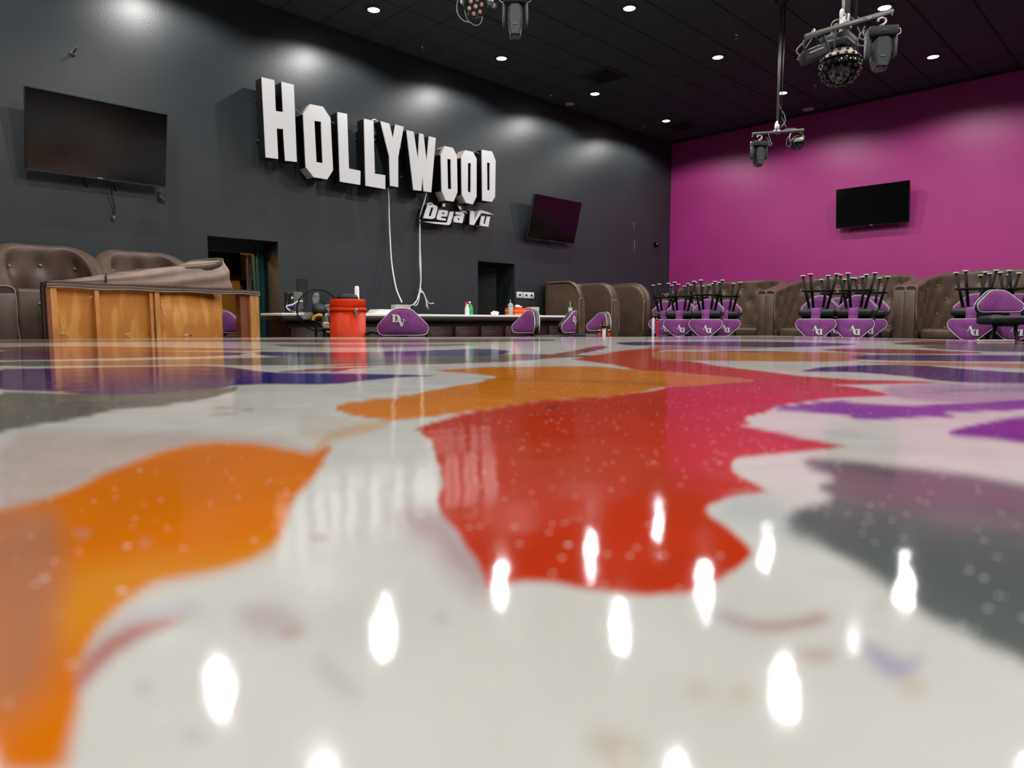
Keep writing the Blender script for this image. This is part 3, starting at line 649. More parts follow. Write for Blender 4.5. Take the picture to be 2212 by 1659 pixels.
DV = [
 ('letter_d', 'slanted white letter D starting the smaller lower sign', [[(295, 207), (440, 215), (535, 237), (557, 280), (545, 360), (495, 545), (460, 580), (400, 590), (185, 567)], [(388, 283), (440, 283), (450, 300), (388, 505), (372, 520), (335, 518), (322, 505)]], ()),
 ('letter_e', 'white letter e with an accent in the smaller lower sign', [[(620, 345), (800, 362), (835, 385), (835, 420), (808, 530), (668, 522), (645, 545), (655, 562), (785, 580), (765, 637), (580, 612), (545, 590), (537, 560), (585, 385)], [(690, 415), (735, 418), (738, 440), (722, 468), (680, 460), (675, 440)]], (('accent', [(688, 172), (780, 174), (745, 270), (686, 262)]),)),
 ('letter_j', 'white letter j with a long swoosh tail in the smaller lower sign', [[(888, 388), (992, 400), (960, 520), (905, 700), (885, 740), (840, 752), (500, 715), (165, 660), (470, 668), (810, 688), (830, 620)]], ()),
 ('letter_a', 'white letter a with an accent in the smaller lower sign', [[(1050, 402), (1230, 420), (1265, 450), (1265, 490), (1220, 698), (1030, 680), (990, 655), (985, 620), (1005, 540), (1030, 510), (1060, 497), (1160, 500), (1170, 482), (1035, 465)], [(1105, 562), (1140, 564), (1145, 580), (1125, 627), (1088, 622), (1085, 605)]], (('accent', [(1093, 235), (1175, 258), (1192, 355), (1140, 340)]),)),
 ('letter_v', 'white letter V with a roof-like stroke in the smaller lower sign', [[(1428, 373), (1530, 385), (1535, 630), (1660, 390), (1690, 362), (1720, 355), (1900, 410), (2050, 482), (1900, 462), (1720, 435), (1690, 470), (1520, 755), (1412, 735)]], ()),
 ('letter_u', 'white letter u ending the smaller lower sign', [[(1725, 512), (1815, 520), (1775, 700), (1785, 722), (1822, 725), (1870, 525), (1955, 530), (1905, 795), (1720, 775), (1685, 745), (1690, 700)]], ())]
for nm, lb, lo_, ex in DV: letter(nm, lb, lo_, Z8, FYS, DS, extra=ex)
# wires between the letters and the hanging feed cables
def cable(name, label, pts, r, m, n=8, grp=None, pf=None):
    q = spline(pts, n); o = MB().tube(q, r, 6).build(name, m); return tag(o, label, 'cable', grp)
Yc = 9.12
cable('power_cable', 'long white cable hanging from under the Y down to the counter', [PY(838, 403, Yc), PY(840, 430, Yc), PY(841, 480, Yc), PY(843, 520, 9.1), PY(846, 566, 9.05), PY(851, 600, 8.9), PY(857, 627, 8.7), PY(868, 653, 8.5)], .011, M['cable_w'])
t = T('power_cable', 'white looped cable hanging from under the W, knotted and splayed above the counter', 'cable', PY(907, 560, Yc))
q = spline([PY(921, 418, Yc), PY(914, 445, Yc), PY(908, 465, Yc), PY(907, 490, Yc), PY(907, 530, Yc), PY(907, 570, Yc), PY(909, 600, Yc), PY(907, 628, Yc)], 8); MB().tube(q, .013, 6).build('cord', M['cable_w'], t, True)
for l in ([(908, 540), (909.5, 575), (909, 610), (907, 626)], [(907, 628), (903, 640), (899, 652), (892, 658), (883, 660.5)], [(907, 628), (905, 645), (902, 656), (897, 660), (894, 657), (902, 646), (906, 634)],
          [(907, 630), (913, 630), (918, 642), (922, 655), (925, 668)], [(909, 629), (915, 633), (920, 648), (921.5, 664)], [(910, 629), (916, 636), (922, 649), (929, 656), (937, 655)], [(905, 630), (908, 622), (910, 630), (906, 633)]):
    MB().tube(spline([PY(u, v, 9.08) for u, v in l], 6), .0085, 5).build('strand', M['cable_w'], t, True)
cable('jumper_wire', 'short wire joining the H and the first O of the sign', [PY(637, 236, 9.0), PY(643, 240, 9.02), PY(650, 246, 9.0)], .009, M['cable_g'], 5, 'jumper wires of the sign')
cable('jumper_wire', 'short wire joining the first O and the first L of the sign', [PY(714, 263, 9.0), PY(720, 266, 9.02), PY(727, 264, 9.0)], .009, M['cable_g'], 5, 'jumper wires of the sign')
cable('jumper_wire', 'white wire looping from the second L to the Y of the sign', [PY(804, 260, 9.0), PY(808, 258.5, 9.0), PY(812, 260, 9.02), PY(816, 264, 9.05)], .011, M['cable_w'], 5, 'jumper wires of the sign')
cable('jumper_wire', 'short wire joining the W and the next O of the sign', [PY(938, 326, 9.0), PY(942, 332, 9.02), PY(948, 334, 9.0)], .009, M['cable_g'], 5, 'jumper wires of the sign')
cable('jumper_wire', 'short wire joining the last O and the D of the sign', [PY(1023, 328, 9.0), PY(1029, 329, 9.02), PY(1036, 333, 9.0)], .009, M['cable_g'], 5, 'jumper wires of the sign')
cable('jumper_wire', 'white arched wire above the small slanted D', [PY(922, 441, 9.02), PY(928, 439, 9.02), PY(933, 440, 9.02), PY(937, 444, 9.05)], .009, M['cable_w'], 5, 'jumper wires of the sign')
cable('jumper_wire', 'white arched wire above the small accented a', [PY(994, 459, 9.02), PY(1000, 457, 9.02), PY(1005, 458, 9.02), PY(1009, 461, 9.05)], .009, M['cable_w'], 5, 'jumper wires of the sign')

# ------------------------------------------------------------ televisions
def tv(label, c, w, h, yaw, tilt, arms=True, bezel=M['grayplastic'], wall=None, group=None):
    t = T('wall_television', label, 'television', c); t.rotation_euler = (tilt, 0, yaw)
    MB().rbox((0, .03, 0), (w, .05, h), .012).build('casing', M['matblack'], t)
    MB().box((0, .002, 0), (w - .02, .006, h - .02)).build('screen', M['glass_dark'], t)
    f = MB(); f.box((0, .0, -h / 2 + .004), (w, .014, .012)); f.box((0, .0, h / 2 - .003), (w, .012, .006)); f.box((-w / 2 + .002, .0, 0), (.004, .012, h)); f.box((w / 2 - .002, 0, 0), (.004, .012, h))
    f.build('bezel', bezel, t)
    MB().rbox((0, -.007, -h / 2 + .008), (.06, .012, .014), .003).build('badge', M['metal'], t)
    if arms:
        MB().box((0, .1, 0), (.45, .06, .3)).tube([(-.05, .12, 0), (-.2, .3, -.02), (0, wall, 0)], .02, 6).box((0, wall, 0), (.3, .03, .3)).build('wall_mount', M['black'], t)
    return t
tilt = math.radians(-10)
a, b, c_, d_ = PY(54, 184, 8.88), PY(362, 250, 8.88), PY(357, 402, 8.98), PY(54, 369, 8.98)
w_ = ((b - a).length + (c_ - d_).length) / 2; h_ = ((a - d_).length + (b - c_).length) / 2
tvl = tv('large black flat screen high on the black wall at far left', (a + b + c_ + d_) / 4, w_, h_, 0, math.radians(13), True, M['grayplastic'], .22)
for sx in (-.12, .18):
    MB().tube([(sx, .05, -h_ / 2 + .05), (sx - .01, .1, -h_ / 2 - .03), (sx + .04, .17, -h_ / 2 - .14), (sx + .1, .17, -h_ / 2 - .1)], .013, 6).build('release_strap', M['cable_b'], tvl)
a, b, c_, d_ = PY(1152, 418, 8.92), PY(1253.5, 437, 8.92), PY(1243, 528, 9.02), PY(1142, 515, 9.02)
ce = (a + b + c_ + d_) / 4
t2 = tv('black flat screen mid-wall between the white sign and the corner', ce, ((b - a).length + (c_ - d_).length) / 2, ((a - d_).length + (b - c_).length) / 2, 0, math.radians(14), True, M['grayplastic'], .2)
yy = math.atan2((b - a).y, (b - a).x)
MB().tube([(-.36, .03, -.33), (-.36, .04, -.38), (-.33, .04, -.38), (-.33, .03, -.33)], .01, 6).build('release_strap', M['cable_b'], t2)
# roll of the second screen so that it follows the photographed slant
a, b, c_, d_ = PX(1806, 409, 14.42), PX(1965, 390, 14.42), PX(1963.5, 480, 14.5), PX(1806.5, 493.5, 14.5)
tv('black flat screen hung on the purple wall', (a + b + c_ + d_) / 4, ((b - a).length + (c_ - d_).length) / 2, ((a - d_).length + (b - c_).length) / 2, math.radians(-90), math.radians(6), True, M['black'], .16)

# ------------------------------------------------------------ small things on the black wall
def plate(u, v, wpx, hpx, lb, m1, m2, double=False, nm='wall_outlet', cat='outlet', grp=None):
    p = PY(u, v, WY); k = (PY(u + .5, v, WY) - PY(u - .5, v, WY)).length; kz = abs(PY(u, v - .5, WY).z - PY(u, v + .5, WY).z)
    t = T(nm, lb, cat, (p.x, WY, p.z), 0, grp)
    MB().rbox((0, -.006, 0), (wpx * k, .012, hpx * kz), .004).build('cover_plate', m1, t)
    for dx in ((-.24, .24) if double else (0,)):
        MB().box((dx * wpx * k, -.014, 0), (wpx * k * (.17 if double else .32), .008, hpx * kz * .3)).build('socket', m2, t)
    return t
o = plate(348.5, 427, 14, 22, 'black outlet box below the large screen at far left', M['matblack'], M['grayplastic'])
MB().tube([(-.02, -.02, .02), (-.03, -.04, 0), (.02, -.04, -.02), (0, -.03, -.05)], .006, 5).build('plug', M['cable_g'], o)
plate(1122, 637, 13, 13, 'single white wall plate right of the black doorway', M['white'], M['matblack'], nm='wall_plate', cat='wall plate')
plate(1141.5, 638, 23, 13, 'double white wall plate beside the brown booth', M['white'], M['matblack'], True, nm='wall_plate', cat='wall plate')
t = T('hanging_cord', 'short dark cord with a plug dangling under the large left screen', 'cord', PY(243, 430, 9.1))
MB().tube(spline([PY(242, 392, 9.0), PY(241.5, 415, 9.12), PY(243, 430, 9.14), PY(248, 448, 9.16), PY(246, 470, 9.17)], 6), .008, 6).build('cord', M['cable_b'], t, True)
MB().cyl(PY(246, 466, 9.165), PY(245.5, 474, 9.165), .016, 8).build('plug', M['cable_g'], t, True)
p = PY(157, 116, WY)
o = tag(MB().cyl((p.x, WY, p.z), (p.x + .02, WY - .12, p.z + .05), .012, 8).cyl((p.x, WY, p.z), (p.x, WY - .02, p.z), .03, 10).build('wall_hook', M['pipe']), 'small metal hook sticking out of the black wall above the left screen', 'hook')
p = PY(1415.5, 528, WY)
t = T('security_camera', 'small black dome camera low on the black wall near the corner', 'camera', p)
MB().lathe([(.06, 0), (.062, -.02), (.05, -.04)], 16, X=Matrix.Rotation(PI / 2 * -1, 4, 'X') @ Matrix.Scale(-1, 4, (0, 0, 1))).build('mount', M['matblack'], t)
MB().lathe([(.05, 0), (.045, .03), (.025, .055), (0, .062)], 16, X=Matrix.Translation((0, -.03, -.01)) @ Matrix.Rotation(PI / 2, 4, 'X')).build('dome', M['glass_dark'], t)
o = MB()
for u0, v0, u1, v1 in ((1368.5, 480, 1369, 498), (1370.5, 520, 1369, 548)):
    a, b = PY(u0, v0, WY - .002), PY(u1, v1, WY - .002); o.tube([a, (a + b) / 2 + Vector((.01, 0, 0)), b], .006, 4)
tag(o.build('wall_scratch', M['cable_g']), 'pale vertical scratch in the black paint near the security camera', 'scratch')

# ------------------------------------------------------------ bar counter and what stands on it
CT = .95; CXA, CXB, CYA, CYB = 4.02, 9.72, 8.1, 8.68
t = T('bar_counter', 'long bar counter with white covered top, dark granite edge and mahogany panels', 'counter', (CXA, CYA, 0))
MB().box(((CXA + CXB) / 2, (CYA + CYB) / 2, CT - .035), (CXB - CXA, CYB - CYA, .006)).rbox(((CXA + CXB) / 2, (CYA + CYB) / 2, CT - .018), (CXB - CXA + .01, CYB - CYA + .02, .036), .008).build('white_cover', M['paper'], t, True)
MB().rbox(((CXA + CXB) / 2, (CYA + CYB) / 2, CT - .068), (CXB - CXA - .02, CYB - CYA, .06), .012).build('granite_top', M['granite'], t, True)
MB().box(((CXA + CXB) / 2 + .03, CYA + .33, (CT - .1) / 2), (CXB - CXA - .16, .46, CT - .1)).build('body', M['mahogany2'], t, True)
nP = 10; wP = (CXB - CXA - .2) / nP
for i in range(nP):
    x = CXA + .12 + wP * (i + .5)
    MB().rbox((x, CYA + .09, .44), (wP - .07, .03, .66), .01).rbox((x, CYA + .078, .44), (wP - .19, .02, .5), .008).build('front_panel', M['mahogany'], t, True)
def onC(u, Y, z=CT): 
    r, _ = ray(u, 683); F = Y * 2**.5 / (1 - r); return Vector(((F + r * F) / 2**.5, Y, z))
# grey amplifier box with leads
p = onC(633, 8.45); t = T('equipment_box', 'grey metal equipment box with leads at the left end of the counter', 'box', p)
MB().rbox((.03, 0, .14), (.13, .2, .28), .006).build('casing', M['graybox'], t)
MB().box((-.055, 0, .14), (.03, .18, .26)).build('side_panel', M['matblack'], t)
MB().tube(spline([(-.08, -.1, .27), (-.13, -.12, .24), (-.12, -.1, .16), (-.14, -.12, .1), (-.1, -.14, .04)], 6), .008, 6).build('black_lead', M['cable_b'], t)
MB().tube(spline([(.08, -.12, .16), (0, -.13, .15), (-.08, -.14, .11), (-.16, -.14, .09), (-.12, -.14, .04), (-.04, -.14, .015), (.1, -.15, .012)], 6), .008, 6).build('white_lead', M['cable_w'], t)
MB().rbox((-.07, -.12, .1), (.07, .04, .05), .008).build('blue_connector', M['blue'], t)
MB().lathe([(0, -.02), (.018, 0), (0, .02)], 12, X=Matrix.Translation((-.06, -.105, .2))).build('knob', M['white'], t)
o = MB()
for k_ in range(9): x = -.15 + k_ * .035; o.tube(spline([(x, -.17, .012), (x + .03, -.2, .03 + .02 * (k_ % 3)), (x + .05, -.15, .012)], 4), .007, 5)
o.build('loose_leads', M['cable_b'], t)
p = onC(655, 8.4); t = T('screen_panel', 'thin upright black panel standing on the counter behind the fan', 'panel', p)
MB().box((0, 0, .225), (.15, .02, .45)).build('panel', M['matblack'], t); MB().box((0, 0, .453), (.155, .026, .008)).build('top_trim', M['grayplastic'], t); MB().box((0, 0, .006), (.17, .12, .012)).build('foot', M['matblack'], t)
p = onC(772, 8.4); t = T('paper_roll', 'tall upright white roll standing behind the orange drum', 'roll', p)
MB().lathe([(.03, 0), (.032, .005), (.032, .36), (.026, .385), (.012, .392), (0, .393)], 20).build('roll', M['paper'], t)
MB().lathe([(.05, 0), (.05, .012), (0, .013)], 20).build('base', M['white'], t)
p = onC(820, 8.4); t = T('paper_stack', 'stack of white sheets on the counter left of the lettered chair', 'paper', p)
for i in range(4): MB().rbox((.01 * i, 0, .012 + .016 * i), (.30 - .02 * i, .25, .014), .004).build('sheet_bundle', M['paper'], t)
p = onC(866, 8.35); t = T('clear_box', 'small clear plastic box with a pinkish label above the lettered chair', 'box', p)
MB().rbox((0, 0, .09), (.27, .12, .10), .006).build('tub', M['clear'], t); MB().box((.07, -.062, .09), (.12, .006, .09)).build('label_patch', M['pink'], t); MB().box((0, 0, .02), (.2, .1, .04)).build('base', M['white'], t)
MB().add([(.045, -.066, .07), (.07, -.066, .11), (.09, -.066, .07), (.08, -.066, .07), (.07, -.066, .09), (.06, -.066, .07)], [(0, 1, 4, 5), (1, 2, 3, 4)]).build('label_mark', M['stud_dk'], t)
# spray bottles, cups, towels
p = onC(1009, 8.4)
t = T('spray_bottle', 'white spray bottle with a red trigger on the counter', 'bottle', p)
MB().lathe([(.0, 0), (.036, .0), (.038, .02), (.038, .11), (.02, .15), (.016, .17)], 16).build('bottle', M['white'], t)
MB().rbox((0, 0, .19), (.09, .03, .035), .008).tube([(-.02, 0, .18), (-.05, 0, .14)], .008, 6).build('trigger_head', M['red'], t)
p = onC(1017, 8.4)
t = T('spray_bottle', 'green spray bottle with a white trigger on the counter', 'bottle', p)
MB().lathe([(.0, 0), (.036, .0), (.038, .02), (.038, .12), (.02, .15), (.016, .17)], 16).build('bottle', M['green'], t)
MB().rbox((.0, 0, .2), (.11, .03, .03), .008, X=Matrix.Rotation(-.3, 4, 'Y')).tube([(-.02, 0, .18), (-.05, 0, .15)], .008, 6).build('trigger_head', M['white'], t)
p = onC(1069, 8.35); bm = bmesh.new(); bmesh.ops.create_icosphere(bm, subdivisions=3, radius=.05)
for v in bm.verts: v.co = Vector((v.co.x * 1.5, v.co.y, v.co.z * .7)) * (1 + .28 * math.sin(v.co.x * 90 + v.co.z * 70) * math.cos(v.co.y * 80))
me_ = bpy.data.meshes.new('paper_ball'); bm.to_mesh(me_); bm.free(); me_.materials.append(M['paper']); o = bpy.data.objects.new('paper_ball', me_); COL.objects.link(o); o.location = p + Vector((0, 0, .032))
tag(o, 'crumpled white paper lying on the counter', 'paper')
def cup(u, Y, lb, dome=True):
    t = T('drink_cup', lb, 'cup', onC(u, Y))
    MB().lathe([(.0, .003), (.033, .003), (.047, .15), (.045, .15), (.031, .006), (0, .006)], 20).build('cup', M['clear'], t)
    MB().lathe([(.0, .008), (.031, .008), (.04, .09 if dome else .05), (0, .091 if dome else .051)], 20).build('drink', M['drink'] if dome else M['white'], t)
    if dome: MB().lathe([(.049, .15), (.048, .17), (.035, .20), (.015, .213)], 20).build('dome_lid', M['clear'], t)
    else: MB().lathe([(.049, .15), (.05, .16), (.0, .161)], 20).build('flat_lid', M['clear'], t)
    MB().cyl((.0, 0, .02), (-.008, 0, .27), .006, 8).build('straw', M['limegreen'], t)
    return t
cup(1103, 8.35, 'plastic cup with a dome lid, yellow drink and green straw', True)
cup(1232, 8.35, 'plastic cup with a flat lid and green straw at the right end of the counter', False)
p = onC(1119, 8.48); t = T('towel_pile', 'pile of folded red and orange towels behind the domed cup', 'towels', p)
for i, (m_, w_) in enumerate(((M['towel_o'], .40), (M['towel_r'], .42), (M['towel_o'], .41), (M['towel_r'], .42))): MB().rbox((.01 * (i % 2), 0, .018 + .032 * i), (w_, .26, .032), .013).build('towel', m_, t)
o = tag(MB().rbox((0, 0, .03), (.09, .07, .05), .02).rbox((.05, 0, .02), (.08, .08, .03), .014).build('crumpled_cloth', M['paper']), 'white crumpled cloth on top of the towel pile', 'cloth'); o.location = p + Vector((-.02, 0, .13))
p = onC(1151, 8.5); t = T('clear_tray', 'clear container with red and green contents behind the angled chair', 'container', p)
MB().rbox((0, 0, .12), (.2, .14, .07), .008).build('tray', M['clear'], t); MB().rbox((-.05, -.01, .12), (.06, .1, .05), .01).build('red_content', M['towel_r'], t); MB().rbox((.05, -.01, .12), (.05, .1, .05), .01).build('green_content', M['green'], t); MB().box((0, 0, .045), (.16, .12, .09)).build('stand', M['white'], t)

# ------------------------------------------------------------ orange drum, hose, fan
p = PF(752.5, 727, 7.75); k_ = 7.75 / 1476; gx, gy = p.x, p.y
t = T('shop_vacuum', 'round orange drum vacuum with a metal latch and black motor head', 'vacuum', (gx, gy, 0))
zt = PF(752, 647, 7.75).z; zb_ = PF(752, 666, 7.75).z; R = 38.5 * k_
MB().lathe([(R * .9, .05), (R * .95, .06), (R * .985, zb_ - .02)], 48).build('drum', M['orange'], t)
MB().lathe([(R * 1.0, zb_ - .035), (R * 1.05, zb_ - .03), (R * 1.06, zb_ - .01), (R * 1.03, zb_), (R * 1.0, zb_ + .005)], 48).build('rim_band', M['orange'], t)
MB().lathe([(R * .985, zb_), (R * .975, zt - .012), (R * .95, zt), (R * .3, zt + .008), (0, zt + .008)], 48).build('lid', M['orange'], t)
MB().lathe([(R * .58, zt), (R * .6, zt + .02), (R * .5, zt + .05), (R * .3, zt + .062), (0, zt + .065)], 32).build('motor_head', M['matblack'], t)
MB().lathe([(R * .53, zt + .02), (R * .56, zt + .03), (R * .46, zt + .052)], 32).build('motor_band', M['metal'], t)
vd = Vector((-gx, -gy, 0)).normalized(); rt = Vector((-vd.y, vd.x, 0))
for ang, nm in ((.42, 'latch'), (-1.35, 'latch'), (2.4, 'latch')):
    d = (vd * math.cos(ang) + rt * math.sin(ang)); c = d * R * 1.04; X = Matrix.Translation((c.x, c.y, zb_ - .03)) @ Matrix.Rotation(math.atan2(d.y, d.x) - PI / 2, 4, 'Z')
    MB().rbox((0, 0, 0), (.045, .02, .035), .005, X=X).rbox((0, .005, -.035), (.022, .016, .05), .004, X=X).cyl((0, .012, -.01), (0, .012, .03), .009, 8, X=X).build(nm, M['metal'], t)
c = -rt * R * 1.05
for zz in (zb_ - .18, zb_ - .27): MB().tube([tuple(c * .95 + Vector((0, 0, zz))), tuple(c * 1.12 + Vector((0, 0, zz + .005)))], .012, 8).build('side_bracket', M['pink'], t)
for ang in (0, 2.1, 4.2): MB().lathe([(.0, 0), (.03, .005), (.035, .03), (.03, .055), (0, .06)], 12, X=Matrix.Translation((R * .8 * math.cos(ang), R * .8 * math.sin(ang), 0))).build('caster', M['black'], t)
MB().tube(spline([PF(790, 722, 7.75), PF(797, 718, 7.75), PF(806, 716.5, 7.75), PF(818, 720, 7.75), PF(828, 727, 7.7), PF(840, 745, 7.6), PF(850, 800, 7.6)], 6), .021, 10).build('hose', M['cable_b'], t, True)
# fan
fc = PF(688, 670, 8.5); t = T('pedestal_fan', 'black round cage fan with grey blades and a yellow motor part', 'fan', (fc.x, fc.y, 0))
fv = Vector((-fc.x, -fc.y, 0)).normalized(); fr_ = Vector((fv.y, -fv.x, 0)) * 1.0
fr_ = Vector((1, -1, 0)).normalized()
RF = 44 * 8.5 / 1476; fup = Vector((0, 0, 1))
ax = (Vector((-1, -1, 0)).normalized() + fr_ * .35).normalized(); side = fup.cross(ax).normalized() * -1
# three blades, cage rings and wires
def FP(a_, r_, d_=0): return fc + side * (r_ * math.cos(a_)) + fup * (r_ * math.sin(a_)) - ax * d_
for d_, rr_ in ((.0, 1.0), (.05, 1.02), (.10, 1.0)):
    MB().tube([FP(q, RF * rr_, d_) for q in np.linspace(0, 2 * PI, 48)[:-1]], .006, 6, closed=True).build('cage_ring', M['black'], t, True)
g_ = MB()
for q in np.linspace(0, 2 * PI, 55)[:-1]:
    g_.tube([FP(q, .05, -.045), FP(q, RF * .6, -.035), FP(q, RF * .97, -.0), FP(q, RF * 1.02, .05), FP(q, RF * .97, .10), FP(q, RF * .6, .135), FP(q, .05, .145)], .0017, 3)
for rr_ in (.35, .68): g_.tube([FP(q, RF * rr_, -.036) for q in np.linspace(0, 2 * PI, 32)[:-1]], .002, 3, closed=True)
o = g_.build('cage_wires', M['black'], t, True); o['kind'] = 'stuff'
for q0 in (1.25, 2.75, 4.0, 5.6):
    rows_ = []
    for i in range(7):
        r_ = .05 + (RF * .86 - .05) * i / 6; wd = math.sin(PI * (.18 + .72 * i / 6)) * .85
        rows_.append([FP(q0 + wd * s_ * (.07 / max(.07, r_)) ** .35 + .25 * i / 6, r_, .05 + .02 * s_) for s_ in (-.5, -.17, .17, .5)])
    b_ = MB().grid(rows_).build('blade', M['blade'], t, True); md = b_.modifiers.new('thick', 'SOLIDIFY'); md.thickness = .004
MB().cyl(FP(0, 0, -.05), FP(0, 0, .1), .055, 20).cyl(FP(0, 0, -.13), FP(0, 0, -.05), .085, 20, r2=.07).build('motor', M['matblack'], t, True)
MB().cyl(FP(0, 0, -.15), FP(0, 0, -.13), .062, 20).build('motor_cap', M['grayplastic'], t, True)
hb = PF(684, 693, 8.35)
MB().tube(spline([PF(676, 692, 8.3), PF(679, 685, 8.3), PF(688, 681, 8.3), PF(696, 682, 8.3)], 5), [.02] * 16, 8).build('yellow_guard', M['yellow'], t, True)
def zground(p, z): return Vector((p.x, p.y, z))
a_ = PF(694, 688, 8.3); b_ = PF(684, 700, 8.3)
MB().tube(spline([PF(694, 688, 8.3), PF(687, 691, 8.3), PF(683, 700, 8.3), zground(PF(682, 715, 8.3), .3), zground(PF(680, 715, 8.3), .03)], 6), .016, 8).build('stand_tube', M['black'], t, True)
MB().tube(spline([PF(688, 696, 8.25), PF(696, 704, 8.25), PF(700, 713, 8.25), zground(PF(702, 715, 8.25), .3), zground(PF(703, 715, 8.25), .03)], 6), .017, 8).build('stand_tube', M['black'], t, True)
c = zground(fc, 0); MB().lathe([(.24, 0), (.24, .02), (.2, .03), (0, .035)], 32, X=Matrix.Translation(PF(691, 715, 8.3) * 1.0 * Vector((1, 1, 0)).to_3d().length / 2**.5 if False else Matrix.Translation(zground(PF(691, 715, 8.3), 0)).to_translation())).build('foot', M['black'], t, True)
MB().rbox(tuple(PF(704, 703, 8.2)), (.085, .05, .085), .02, X=None).build('control_box', M['cream'], t, True)

# ------------------------------------------------------------ rope stanchions
def stanchion(lb, p, h, ropes):
    t = T('rope_stanchion', lb, 'stanchion', p); s_ = h / .9
    MB().lathe([(.16, 0), (.16, .012), (.05, .03), (0, .03)], 28).build('base', M['bronze'], t)
    MB().lathe([(.026, .02), (.026, h - .1)], 20).build('pole', M['polewhite'], t)
    MB().lathe([(.034, h - .1), (.038, h - .09), (.038, h - .065), (.031, h - .06), (.031, h - .01), (.027, h), (0, h + .002)], 20).build('cap', M['bronze'], t)
    rt = Vector((1, -1, 0)).normalized()
    for sgn in ropes:
        a = rt * sgn * .03 + Vector((0, 0, h - .075)); b = rt * sgn * .055 + Vector((0, 0, h - .07)); c = rt * sgn * .062 + Vector((0, 0, h - .12)); d = rt * sgn * .065 + Vector((0, 0, h - .16)); e = rt * sgn * .075 + Vector((0, 0, .36)); f_ = rt * sgn * .078 + Vector((0, 0, .12))
        MB().tube(spline([a, b, c], 5), .008, 8).build('hook', M['gold'], t)
        MB().cyl(c, d, .02, 12, r2=.024).build('rope_ferrule', M['gold'], t)
        MB().tube(spline([d, e, f_], 5), .021, 10).build('velvet_rope', M['red'], t)
p = PF(1305, 700, 9.3); stanchion('rope stanchion with red ropes hanging on both sides, before the booths', (p.x, p.y, 0), .855, (-1, 1))
p = PF(1411, 700, 12.3); stanchion('rope stanchion with one red rope beside the left chair stack', (p.x, p.y, tz), .75, (1,))

